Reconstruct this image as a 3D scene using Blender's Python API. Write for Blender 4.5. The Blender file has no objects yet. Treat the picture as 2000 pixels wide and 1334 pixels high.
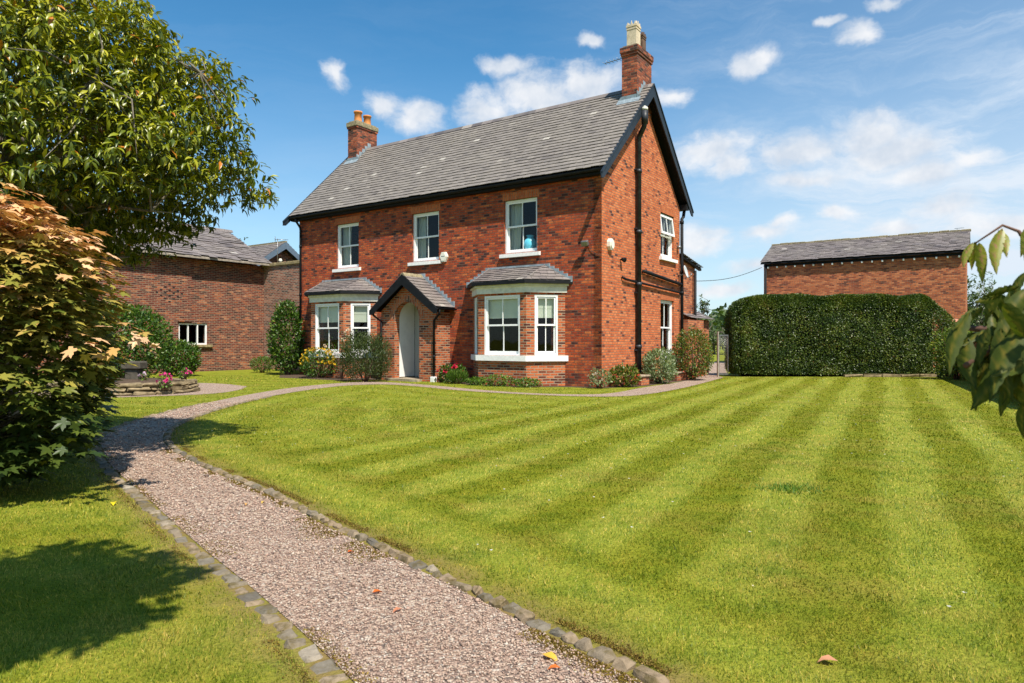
import bpy, math, random
import numpy as np
from mathutils import Vector, Matrix, noise
R = math.radians
random.seed(7); rng = np.random.default_rng(11)
sc = bpy.context.scene
COL = sc.collection
TH = R(-34.5)
XH = np.array([math.cos(TH), math.sin(TH), 0]); YH = np.array([-math.sin(TH), math.cos(TH), 0])
HO = np.array([2.43, 18.5, 0.0])
SUNL = np.array([1.8, -1.0, 3.06]); SUNL = SUNL/np.linalg.norm(SUNL)
SUN = XH*SUNL[0] + YH*SUNL[1] + np.array([0, 0, SUNL[2]])

# ------------------------------------------------------------------ objects
def thing(name, label, cat, loc=(0, 0, 0), rz=0, group=None):
    o = bpy.data.objects.new(name, None); COL.objects.link(o)
    o.empty_display_size = .2
    o.location = loc; o.rotation_euler = (0, 0, rz)
    tag(o, label, cat, group); return o
def tag(o, label=None, cat=None, group=None, kind=None):
    if label: o['label'] = label
    if cat: o['category'] = cat
    if group: o['group'] = group
    if kind: o['kind'] = kind
    return o
def obj(name, me, mat=None, parent=None):
    o = bpy.data.objects.new(name, me); COL.objects.link(o)
    if mat is not None: me.materials.append(mat)
    if parent is not None: o.parent = parent
    return o
def copy_tree(o, parent=None):
    c = o.copy(); COL.objects.link(c)
    if parent is not None: c.parent = parent
    for ch in list(o.children): copy_tree(ch, c)
    return c

class MB:
    """collects polygons (metres, parent space); UVs are box projected in metres"""
    def __init__(s, M=None):
        s.v = []; s.f = []; s.t = []; s.M = M; s.tint = None; s.sm = []
        s.rot = False; s.ur = []
    def add(s, vs, fs, tint=None, smooth=False):
        b = len(s.v)
        if s.M is not None: vs = [s.M @ Vector(v) for v in vs]
        s.v += [tuple(v) for v in vs]
        for f in fs:
            s.f.append(tuple(b+i for i in f)); s.sm.append(smooth); s.ur.append(s.rot)
        s.t += [(.5 if tint is None else tint)]*len(vs)
    def box(s, x0, x1, y0, y1, z0, z1, tint=None):
        s.add([(x0,y0,z0),(x1,y0,z0),(x1,y1,z0),(x0,y1,z0),(x0,y0,z1),(x1,y0,z1),(x1,y1,z1),(x0,y1,z1)],
              [(0,3,2,1),(4,5,6,7),(0,1,5,4),(1,2,6,5),(2,3,7,6),(3,0,4,7)], tint)
    def bevbox(s, x0, x1, y0, y1, z0, z1, b, tint=None, jit=0):
        cx, cy, cz = (x0+x1)/2, (y0+y1)/2, (z0+z1)/2; hx, hy, hz = (x1-x0)/2, (y1-y0)/2, (z1-z0)/2
        vs = []
        for sx in (-1,1):
            for sy in (-1,1):
                for sz in (-1,1):
                    vs.append((cx+sx*(hx-b), cy+sy*(hy-b), cz+sz*hz))
                    vs.append((cx+sx*(hx-b), cy+sy*hy, cz+sz*(hz-b)))
                    vs.append((cx+sx*hx, cy+sy*(hy-b), cz+sz*(hz-b)))
        if jit: vs = [(a+random.uniform(-jit,jit), c+random.uniform(-jit,jit), d+random.uniform(-jit,jit)) for a,c,d in vs]
        def i(a,c,d,k): return ((a*2+c)*2+d)*3+k
        F = []
        for d in (0,1): F.append((i(0,0,d,0),i(1,0,d,0),i(1,1,d,0),i(0,1,d,0)))
        for c in (0,1): F.append((i(0,c,0,1),i(1,c,0,1),i(1,c,1,1),i(0,c,1,1)))
        for a in (0,1): F.append((i(a,0,0,2),i(a,1,0,2),i(a,1,1,2),i(a,0,1,2)))
        for a in (0,1):
            for c in (0,1): F.append((i(a,c,0,1),i(a,c,0,2),i(a,c,1,2),i(a,c,1,1)))
            for d in (0,1): F.append((i(a,0,d,0),i(a,1,d,0),i(a,1,d,2),i(a,0,d,2)))
        for c in (0,1):
            for d in (0,1): F.append((i(0,c,d,0),i(1,c,d,0),i(1,c,d,1),i(0,c,d,1)))
        for a in (0,1):
            for c in (0,1):
                for d in (0,1): F.append((i(a,c,d,0),i(a,c,d,1),i(a,c,d,2)))
        s.add(vs, F, tint)
    def quad(s, a, b, c, d, tint=None): s.add([a,b,c,d], [(0,1,2,3)], tint)
    def prism(s, poly, ext, tint=None):
        """poly: list of 3d points, extruded by vector ext"""
        n = len(poly); p2 = [tuple(np.array(p)+np.array(ext)) for p in poly]
        F = [tuple(range(n))[::-1], tuple(range(n, 2*n))]
        F += [(i, (i+1) % n, n+(i+1) % n, n+i) for i in range(n)]
        s.add(list(poly)+p2, F, tint)
    def tube(s, pts, r, n=8, tint=None, cap=True):
        pts = [Vector(p) for p in pts]; m = len(pts)
        rs = r if isinstance(r, (list, tuple)) else [r]*m
        vs = []; fs = []; ref = None
        for i, p in enumerate(pts):
            d = (pts[min(i+1, m-1)]-pts[max(i-1, 0)]).normalized()
            if ref is None: ref = d.orthogonal().normalized()
            ref = (ref-d*ref.dot(d)); ref = ref.normalized() if ref.length > 1e-4 else d.orthogonal().normalized()
            w = d.cross(ref)
            for k in range(n):
                a = 2*math.pi*k/n; vs.append(p+(ref*math.cos(a)+w*math.sin(a))*rs[i])
        for i in range(m-1):
            for k in range(n):
                k2 = (k+1) % n; fs.append((i*n+k, i*n+k2, (i+1)*n+k2, (i+1)*n+k))
        if cap: fs.append(tuple(range(n))[::-1]); fs.append(tuple((m-1)*n+k for k in range(n)))
        s.add(vs, fs, tint, True)
    def lathe(s, c, prof, n=20, tint=None, axis=None, sq=False):
        """prof: (r,h)"""
        vs = []; fs = []; A = Matrix.Identity(3)
        if axis is not None: A = Vector((0,0,1)).rotation_difference(Vector(axis)).to_matrix()
        for r, h in prof:
            for k in range(n):
                a = 2*math.pi*(k+.5)/n
                vs.append(tuple(Vector(c)+A@Vector((r*math.cos(a), r*math.sin(a), h))))
        for i in range(len(prof)-1):
            for k in range(n):
                k2 = (k+1) % n; fs.append((i*n+k, i*n+k2, (i+1)*n+k2, (i+1)*n+k))
        fs.append(tuple(range(n))[::-1]); fs.append(tuple((len(prof)-1)*n+k for k in range(n)))
        s.add(vs, fs, tint, not sq)
    def build(s, name, mat, parent=None):
        me = bpy.data.meshes.new(name); me.from_pydata(s.v, [], s.f); me.update()
        uv = me.uv_layers.new(name='UVMap'); buf = np.zeros(len(me.loops)*2)
        V = np.array(s.v)
        for p in me.polygons:
            n = p.normal
            for li in p.loop_indices:
                x, y, z = V[me.loops[li].vertex_index]
                if abs(n.z) > .93: u, w = x, y
                else:
                    h = math.hypot(n.x, n.y); tx, ty = -n.y/h, n.x/h
                    if tx+ty < 0: tx, ty = -tx, -ty
                    u = x*tx+y*ty; w = z
                if s.ur[p.index]: u, w = w, u
                buf[2*li] = u; buf[2*li+1] = w
        uv.data.foreach_set('uv', buf)
        me.polygons.foreach_set('use_smooth', s.sm)
        at = me.attributes.new('tint', 'FLOAT', 'POINT'); at.data.foreach_set('value', s.t)
        return obj(name, me, mat, parent)

def npmesh(name, V, F, mat, parent=None, tint=None, smooth=False, k=3, extra=None):
    """V (n,3) F (m,k) numpy"""
    me = bpy.data.meshes.new(name)
    V = np.asarray(V, np.float32); F = np.asarray(F, np.int32); k = F.shape[1]
    me.vertices.add(len(V)); me.vertices.foreach_set('co', V.ravel())
    me.loops.add(F.size); me.loops.foreach_set('vertex_index', F.ravel())
    me.polygons.add(len(F)); me.polygons.foreach_set('loop_start', np.arange(0, F.size, k, dtype=np.int32))
    me.update(calc_edges=True)
    if smooth: me.polygons.foreach_set('use_smooth', [True]*len(F))
    for nm, a in [('tint', tint)]+list((extra or {}).items()):
        if a is not None:
            at = me.attributes.new(nm, 'FLOAT', 'POINT'); at.data.foreach_set('value', np.asarray(a, np.float32))
    return obj(name, me, mat, parent)

def nrm(a): return a/np.maximum(np.linalg.norm(a, axis=-1, keepdims=True), 1e-6)
OV = (np.array([[0,0,0],[-.21,.4,.07],[0,.42,0],[.21,.4,.07],[-.13,.75,.0],[.13,.75,.0],[0,.72,-.06],[0,1,-.2]], float),
      np.array([[0,2,1],[0,3,2],[1,2,6],[1,6,4],[2,3,5],[2,5,6],[4,6,7],[6,5,7]]))
SM = (np.array([[0,0,0],[-.26,.5,.08],[0,.5,-.02],[.26,.5,.08],[0,1,-.05]], float), np.array([[0,2,1],[0,3,2],[1,2,4],[2,3,4]]))
BL = (np.array([[-.5,0,0],[.5,0,0],[0,1,.2]], float), np.array([[0,1,2]]))
def palmate():
    pts = []
    for a, r in [(-168,.24),(-150,.42),(-128,.46),(-112,.56),(-100,.4),(-88,.30),(-70,.52),(-60,.55),(-50,.84),(-38,.58),(-24,.40),
                 (-14,.66),(-8,.7),(0,1.0),(8,.7),(14,.66),(24,.40),(38,.58),(50,.84),(60,.55),(70,.52),(88,.30),(100,.4),(112,.56),(128,.46),(150,.42),(168,.24)]:
        a = R(a); rr = r*.56; pts.append((math.sin(a)*rr, .38+math.cos(a)*rr, -.22*rr*rr+.05*abs(math.sin(a*2.5))*rr*2))
    V = [(0,.38,0)]+pts; n = len(pts)
    return np.array(V, float), np.array([[0, 1+i, 1+(i+1) % n] for i in range(n)])
PM = palmate()
def leafmesh(name, P, A, N, S, tpl, mat, parent, tint, wid=1.0):
    P = np.asarray(P); A = nrm(np.asarray(A)); N = np.asarray(N)
    N = nrm(N-A*np.sum(N*A, -1, keepdims=True)); X = np.cross(A, N)
    T, F = tpl; K = len(T); S = np.asarray(S)[:, None, None]
    V = P[:, None, :]+S*(X[:, None, :]*T[None, :, 0:1]*wid+A[:, None, :]*T[None, :, 1:2]+N[:, None, :]*T[None, :, 2:3])
    FF = (F[None]+(np.arange(len(P))*K)[:, None, None]).reshape(-1, F.shape[1])
    # petiole distance kept as second attribute
    return npmesh(name, V.reshape(-1, 3), FF, mat, parent, np.repeat(tint, K))

# ------------------------------------------------------------------ materials
class NT:
    def __init__(s, name):
        s.m = bpy.data.materials.new(name); s.m.use_nodes = True; s.t = s.m.node_tree
        for n in list(s.t.nodes): s.t.nodes.remove(n)
        s.out = s.n('ShaderNodeOutputMaterial')
    def n(s, ty, **kw):
        nd = s.t.nodes.new(ty)
        for k, v in kw.items():
            if k.startswith('i_'):
                key = k[2:]; key = int(key) if key.isdigit() else key.replace('_', ' ')
                if hasattr(v, 'is_linked') or isinstance(v, bpy.types.NodeSocket): s.t.links.new(v, nd.inputs[key])
                else: nd.inputs[key].default_value = v
            else: setattr(nd, k, v)
        return nd
    def l(s, a, b): s.t.links.new(a, b)
    def ramp(s, fac, stops, interp='LINEAR'):
        r = s.n('ShaderNodeValToRGB'); r.color_ramp.interpolation = interp
        e = r.color_ramp.elements
        while len(e) > 1: e.remove(e[-1])
        e[0].position = stops[0][0]; e[0].color = (*stops[0][1], 1)
        for p, c in stops[1:]:
            q = e.new(p); q.color = (*c, 1)
        s.l(fac, r.inputs[0]); return r.outputs[0]
    def math(s, op, a, b=0.0, c=None, clamp=False):
        m = s.n('ShaderNodeMath', operation=op, use_clamp=clamp)
        for i, v in enumerate([a, b] if c is None else [a, b, c]):
            if isinstance(v, (int, float)): m.inputs[i].default_value = v
            else: s.l(v, m.inputs[i])
        return m.outputs[0]
    def mix(s, fac, a, b, mode='MIX'):
        m = s.n('ShaderNodeMix', data_type='RGBA', blend_type=mode)
        for k, v in ((0, fac), (6, a), (7, b)):
            if isinstance(v, bpy.types.NodeSocket): s.l(v, m.inputs[k])
            elif isinstance(v, (int, float)): m.inputs[k].default_value = v
            else: m.inputs[k].default_value = (*v, 1)
        return m.outputs[2]
    def noise(s, scale, detail=3, rough=.5, vec=None, dist=0):
        n = s.n('ShaderNodeTexNoise'); n.inputs['Scale'].default_value = scale; n.inputs['Detail'].default_value = detail
        n.inputs['Roughness'].default_value = rough; n.inputs['Distortion'].default_value = dist
        if vec is not None: s.l(vec, n.inputs['Vector'])
        return n.outputs[0]
    def pos(s): return s.n('ShaderNodeNewGeometry').outputs['Position']
    def obj(s): return s.n('ShaderNodeTexCoord').outputs['Object']
    def uv(s): return s.n('ShaderNodeTexCoord').outputs['UV']
    def att(s, nm): return s.n('ShaderNodeAttribute', attribute_name=nm).outputs['Fac']
    def bump(s, h, strength=.5, dist=.01):
        b = s.n('ShaderNodeBump'); b.inputs['Strength'].default_value = strength; b.inputs['Distance'].default_value = dist
        s.l(h, b.inputs['Height']); return b.outputs[0]
    def bsdf(s, col, rough=.7, spec=.3, normal=None, metal=0.0, **kw):
        p = s.n('ShaderNodeBsdfPrincipled')
        if isinstance(col, bpy.types.NodeSocket): s.l(col, p.inputs['Base Color'])
        else: p.inputs['Base Color'].default_value = (*col, 1)
        if isinstance(rough, bpy.types.NodeSocket): s.l(rough, p.inputs['Roughness'])
        else: p.inputs['Roughness'].default_value = rough
        p.inputs['Specular IOR Level'].default_value = spec; p.inputs['Metallic'].default_value = metal
        if normal is not None: s.l(normal, p.inputs['Normal'])
        return p.outputs[0]
    def done(s, sh): s.l(sh, s.out.inputs[0]); return s.m

def brick_mat(name, stops, mortar, patch=.25, scale=.9, soot=0.0, mw=.010, bw=.225, lich=0.0, mott=0.0):
    t = NT(name)
    uv = t.uv()
    wn = t.n('ShaderNodeTexNoise', i_Scale=3.0); t.l(uv, wn.inputs['Vector'])
    sub = t.n('ShaderNodeVectorMath', operation='SUBTRACT', i_0=wn.outputs['Color'], i_1=(.5, .5, .5))
    mad = t.n('ShaderNodeVectorMath', operation='MULTIPLY_ADD', i_0=sub.outputs[0], i_1=(.03, .012, 0), i_2=uv)
    b = t.n('ShaderNodeTexBrick', offset=.5, squash=1.0, i_Vector=mad.outputs[0], i_Scale=1.0)
    b.inputs['Color1'].default_value = (0, 0, 0, 1); b.inputs['Color2'].default_value = (1, 1, 1, 1); b.inputs['Mortar'].default_value = (0, 0, 0, 1)
    b.inputs['Mortar Size'].default_value = mw; b.inputs['Mortar Smooth'].default_value = .3; b.inputs['Brick Width'].default_value = bw
    b.inputs['Row Height'].default_value = .073
    g = t.n('ShaderNodeSeparateColor', i_0=b.outputs[0]).outputs[0]
    pn = t.noise(scale, 4, .65, uv)
    g2 = t.math('MULTIPLY_ADD', t.math('SUBTRACT', pn, .5), patch*4, g, )
    col = t.ramp(g2, stops)
    fine = t.noise(45, 4, .7, uv)
    col = t.mix(.7, col, t.ramp(fine, [(.25, (.5, .42, .42)), (.5, (1, 1, 1)), (.75, (1.35, 1.25, 1.1))]), 'MULTIPLY')
    blt = t.ramp(t.noise(13, 4, .75, uv), [(.38, (.5, .4, .4)), (.47, (1, 1, 1)), (.62, (1, 1, 1)), (.72, (1.3, 1.25, 1.15))]); col = t.mix(.8, col, blt, 'MULTIPLY')
    if mott:
        st_ = t.n('ShaderNodeVectorMath', operation='MULTIPLY', i_0=uv, i_1=(1.0, 2.6, 1)).outputs[0]
        mm = t.ramp(t.noise(4.2, 5, .72, st_, .8), [(.46, (0, 0, 0)), (.60, (1, 1, 1))])
        col = t.mix(t.math('MULTIPLY', mm, mott), col, t.mix(fine, (.055, .02, .018), (.13, .05, .035)))
    mcol = t.mix(t.noise(2.5, 3, .6, uv), mortar, tuple(c*.35 for c in mortar))
    col = t.mix(b.outputs[1], col, mcol)
    if soot:
        sn = t.ramp(t.noise(.55, 5, .7, uv, 1.0), [(.45, (0, 0, 0)), (.72, (1, 1, 1))])
        col = t.mix(t.math('MULTIPLY', sn, soot), col, (.035, .018, .014))
    if lich:
        ln = t.ramp(t.noise(9, 6, .8, uv, .5), [(.55, (0, 0, 0)), (.66, (1, 1, 1))])
        col = t.mix(t.math('MULTIPLY', ln, lich), col, (.33, .27, .2))
    if mott > .5:
        sv = t.n('ShaderNodeVectorMath', operation='MULTIPLY', i_0=uv, i_1=(2.2, .22, 1)).outputs[0]
        sk = t.ramp(t.noise(1.6, 5, .65, sv), [(.50, (0, 0, 0)), (.66, (1, 1, 1))]); col = t.mix(t.math('MULTIPLY', sk, .38), col, (.10, .035, .022))
        zz = t.n('ShaderNodeSeparateXYZ', i_0=uv).outputs[1]
        ft = t.n('ShaderNodeMapRange', i_1=.55, i_2=.0, i_3=0.0, i_4=.55, i_0=t.math('ADD', zz, t.math('MULTIPLY', pn, .5))).outputs[0]; col = t.mix(ft, col, (.09, .06, .035))
    h = t.math('SUBTRACT', t.math('MULTIPLY', fine, .5), b.outputs[1])
    return t.done(t.bsdf(col, .85, .2, t.bump(h, .6, .008)))
RED = [(0, (.05, .02, .02)), (.08, (.11, .03, .02)), (.16, (.30, .045, .018)), (.5, (.44, .070, .020)), (.85, (.55, .110, .028)), (1.0, (.60, .17, .05))]
M_front = brick_mat('mottled red brick', RED, (.22, .13, .09), patch=.20, scale=2.6, soot=.15, mott=.52, bw=.21)
M_gable = brick_mat('orange brick', [(0, (.09, .03, .025)), (.05, (.2, .05, .025)), (.10, (.45, .10, .033)), (.6, (.60, .155, .048)), (1, (.64, .21, .08))], (.33, .2, .13), patch=.13, scale=2.2, soot=.1, bw=.18)
M_arch = brick_mat('rubbed orange brick', [(0, (.42, .09, .03)), (1, (.55, .15, .05))], (.4, .22, .12), patch=.05)
M_porch = brick_mat('porch brick', [(0, (.07, .025, .02)), (.3, (.22, .05, .02)), (.42, (.42, .09, .03)), (1, (.52, .15, .05))], (.46, .34, .23), patch=.15, scale=2.5, mw=.013)
M_out = brick_mat('weathered brown brick', [(0, (.04, .016, .014)), (.25, (.11, .026, .018)), (.6, (.20, .040, .022)), (.9, (.36, .10, .035)), (1, (.46, .2, .10))], (.36, .25, .17), patch=.22, scale=2.3, mw=.012, soot=.2, lich=.3, mott=.45)
M_outr = brick_mat('pinkish old brick', [(0, (.04, .03, .03)), (.3, (.15, .05, .035)), (.6, (.26, .08, .045)), (1, (.36, .17, .11))], (.45, .36, .28), patch=.3, scale=2, mw=.016, lich=.6)
M_barn = brick_mat('barn brick', [(0, (.14, .045, .03)), (.15, (.28, .07, .035)), (.5, (.46, .13, .05)), (1, (.58, .21, .09))], (.34, .22, .15), patch=.25, scale=1.1, soot=.15)
M_chim = brick_mat('chimney brick', [(0, (.05, .03, .025)), (.35, (.2, .05, .03)), (.7, (.34, .08, .035)), (1, (.42, .14, .07))], (.2, .14, .1), patch=.3, scale=3, soot=.35)

def slate_mat(name, stops, moss=.0):
    t = NT(name); o = t.obj()
    c = t.ramp(t.att('tint'), stops)
    n = t.noise(14, 5, .7, o); c = t.mix(.55, c, t.ramp(n, [(.3, (.6, .6, .62)), (.7, (1.3, 1.27, 1.2))]), 'MULTIPLY')
    big = t.ramp(t.noise(.8, 4, .7, o), [(.42, (0, 0, 0)), (.62, (1, 1, 1))]); c = t.mix(t.math('MULTIPLY', big, .35), c, (.25, .222, .185))
    if moss:
        mm = t.ramp(t.noise(5, 6, .75, o), [(.62, (0, 0, 0)), (.7, (1, 1, 1))]); c = t.mix(t.math('MULTIPLY', mm, moss), c, (.16, .13, .04))
    return t.done(t.bsdf(c, .6, .35, t.bump(n, .4, .01)))
M_slate = slate_mat('grey slate', [(0, (.13, .115, .108)), (.5, (.20, .177, .160)), (.93, (.25, .222, .198)), (1, (.40, .37, .33))], .35)
M_slate2 = slate_mat('brown slate', [(0, (.09, .08, .085)), (.5, (.17, .145, .14)), (.94, (.23, .2, .19)), (1, (.36, .33, .3))], .3)

def plain(name, col, rough=.5, spec=.4, var=.15, scale=8, bump=.0, metal=0.0):
    t = NT(name); o = t.obj(); n = t.noise(scale, 5, .65, o)
    c = t.mix(1.0, col, t.ramp(n, [(.3, (1-var,)*3), (.7, (1+var,)*3)]), 'MULTIPLY')
    return t.done(t.bsdf(c, rough, spec, t.bump(n, bump, .01) if bump else None, metal))
M_black = plain('black gloss paint', (.006, .0065, .008), .6, .22, .5, 6)
M_barge = plain('blue black paint', (.014, .021, .03), .5, .35, .3, 5)
M_white = plain('white gloss paint', (.80, .80, .78), .35, .4, .05, 12)
M_sill = plain('painted stone sill', (.78, .77, .74), .6, .3, .12, 14)
M_cream = plain('cream painted timber', (.64, .63, .54), .5, .3, .18, 7)
M_door = plain('pale grey painted timber', (.42, .42, .38), .5, .3, .08, 5)
M_lining = plain('white painted lining', (.74, .73, .70), .6, .3, .06, 5)
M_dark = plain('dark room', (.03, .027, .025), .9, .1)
M_lead = plain('weathered lead', (.22, .27, .30), .5, .4, .35, 9)
M_terra = plain('terracotta', (.55, .22, .07), .8, .2, .3, 10, .2)
M_buff = plain('buff clay', (.55, .46, .33), .8, .2, .25, 9, .2)
M_sooty = plain('sooty clay', (.12, .075, .055), .9, .2, .5, 9)
M_stone = plain('weathered sandstone', (.30, .245, .17), .9, .2, .45, 7, .5)
M_cope = plain('lichened coping stone', (.24, .19, .10), .9, .2, .5, 9, .5)
M_mortar = plain('lichened mortar', (.25, .21, .13), .95, .1, .5, 14, .5)
M_metal = plain('grey metal', (.25, .25, .25), .4, .5, .3, 9, 0, .7)
M_plastic = plain('ivory plastic', (.72, .70, .60), .4, .4, .05, 5)
M_cable = plain('black cable', (.03, .03, .03), .5, .3)
M_wood = plain('weathered timber', (.28, .24, .19), .85, .2, .3, 10, .3)
M_blue = plain('turquoise glaze', (.12, .50, .66), .25, .5, .25, 6)
M_bark = plain('grey bark', (.16, .14, .11), .9, .1, .4, 14, .6)
M_twig = plain('red brown twig', (.13, .07, .05), .8, .2, .3, 20)
def cloth(name, col, tr=.35):
    t = NT(name); d = t.n('ShaderNodeBsdfDiffuse', i_Color=(*col, 1)); r = t.n('ShaderNodeBsdfTranslucent', i_Color=(*col, 1))
    return t.done(t.n('ShaderNodeMixShader', i_0=tr, i_1=d.outputs[0], i_2=r.outputs[0]).outputs[0])
M_curt = cloth('pale curtain', (.75, .78, .70)); M_blind = cloth('sage linen blind', (.85, .87, .74), .2)
def glass():
    t = NT('window glass'); fr = t.n('ShaderNodeFresnel', i_IOR=1.5)
    nb = t.bump(t.noise(1.3, 2, .5, t.pos()), .04, .05)
    g = t.n('ShaderNodeBsdfGlossy', i_Color=(1, 1, 1, 1), i_Roughness=.02); t.l(nb, g.inputs['Normal'])
    tr = t.n('ShaderNodeBsdfTransparent', i_Color=(.86, .9, .88, 1))
    f = t.math('MULTIPLY_ADD', fr.outputs[0], .42, .008)
    return t.done(t.n('ShaderNodeMixShader', i_0=f, i_1=tr.outputs[0], i_2=g.outputs[0]).outputs[0])
M_glass = glass()
def leaf_mat(name, stops, trans=.3, rough=.4, spec=.4, tcol=(1.1, 1.2, .45)):
    t = NT(name); c = t.ramp(t.att('tint'), stops)
    n = t.noise(2.2, 2, .5, t.pos()); c = t.mix(.5, c, t.ramp(n, [(.3, (.72, .8, .8)), (.7, (1.25, 1.15, 1.0))]), 'MULTIPLY')
    p = t.bsdf(c, rough, spec)
    tr = t.n('ShaderNodeBsdfTranslucent'); t.l(t.mix(1.0, c, tcol, 'MULTIPLY'), tr.inputs[0])
    return t.done(t.n('ShaderNodeMixShader', i_0=trans, i_1=p, i_2=tr.outputs[0]).outputs[0])
L_mag = leaf_mat('glossy evergreen leaf', [(0, (.022, .042, .004)), (.36, (.07, .10, .005)), (.60, (.22, .24, .008)), (.95, (.45, .40, .025)), (.965, (.40, .20, .02)), (1, (.48, .15, .02))], .16, .36, .45)
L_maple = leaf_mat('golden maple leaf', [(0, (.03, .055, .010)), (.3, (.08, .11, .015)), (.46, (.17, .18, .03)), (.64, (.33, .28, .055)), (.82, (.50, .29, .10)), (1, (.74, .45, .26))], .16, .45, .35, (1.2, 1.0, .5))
L_hedge = leaf_mat('hedge leaf', [(0, (.022, .05, .008)), (.5, (.075, .115, .016)), (.85, (.16, .20, .028)), (.93, (.15, .14, .03)), (1, (.16, .10, .03))], .25, .4, .4)
L_bush = leaf_mat('bush leaf', [(0, (.02, .05, .008)), (.6, (.06, .13, .012)), (1, (.15, .22, .02))], .3)
L_fresh = leaf_mat('fresh leaf', [(0, (.03, .08, .01)), (.6, (.10, .19, .02)), (1, (.22, .30, .04))], .35)
L_olive = leaf_mat('narrow olive leaf', [(0, (.02, .04, .012)), (.6, (.055, .085, .02)), (1, (.12, .14, .03))], .2)
L_silver = leaf_mat('silvery leaf', [(0, (.08, .13, .05)), (.6, (.2, .26, .12)), (1, (.42, .44, .26))], .3)
L_red = leaf_mat('red tinged leaf', [(0, (.03, .06, .012)), (.5, (.10, .15, .02)), (.8, (.2, .2, .03)), (.9, (.4, .08, .03)), (1, (.5, .06, .03))], .3)
L_far = leaf_mat('distant leaf', [(0, (.03, .06, .012)), (.6, (.07, .115, .03)), (1, (.13, .17, .045))], .3)
L_dark = leaf_mat('dark shaded leaf', [(0, (.04, .06, .012)), (.6, (.085, .11, .014)), (1, (.24, .19, .03))], .4, .5, .25)
L_yel = leaf_mat('variegated yellow leaf', [(0, (.14, .18, .03)), (.6, (.34, .33, .05)), (1, (.5, .22, .16))], .4)
def flower(name, c, t=.3): return leaf_mat(name, [(0, tuple(x*.7 for x in c)), (1, c)], t, .6, .2, (1, 1, 1))
F_yel = flower('yellow petal', (.7, .45, .03)); F_red = flower('crimson petal', (.55, .02, .06)); F_pink = flower('pink petal', (.75, .06, .28))
F_pale = flower('pale petal', (.75, .6, .45)); F_lil = flower('lilac petal', (.6, .45, .6))

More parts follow.
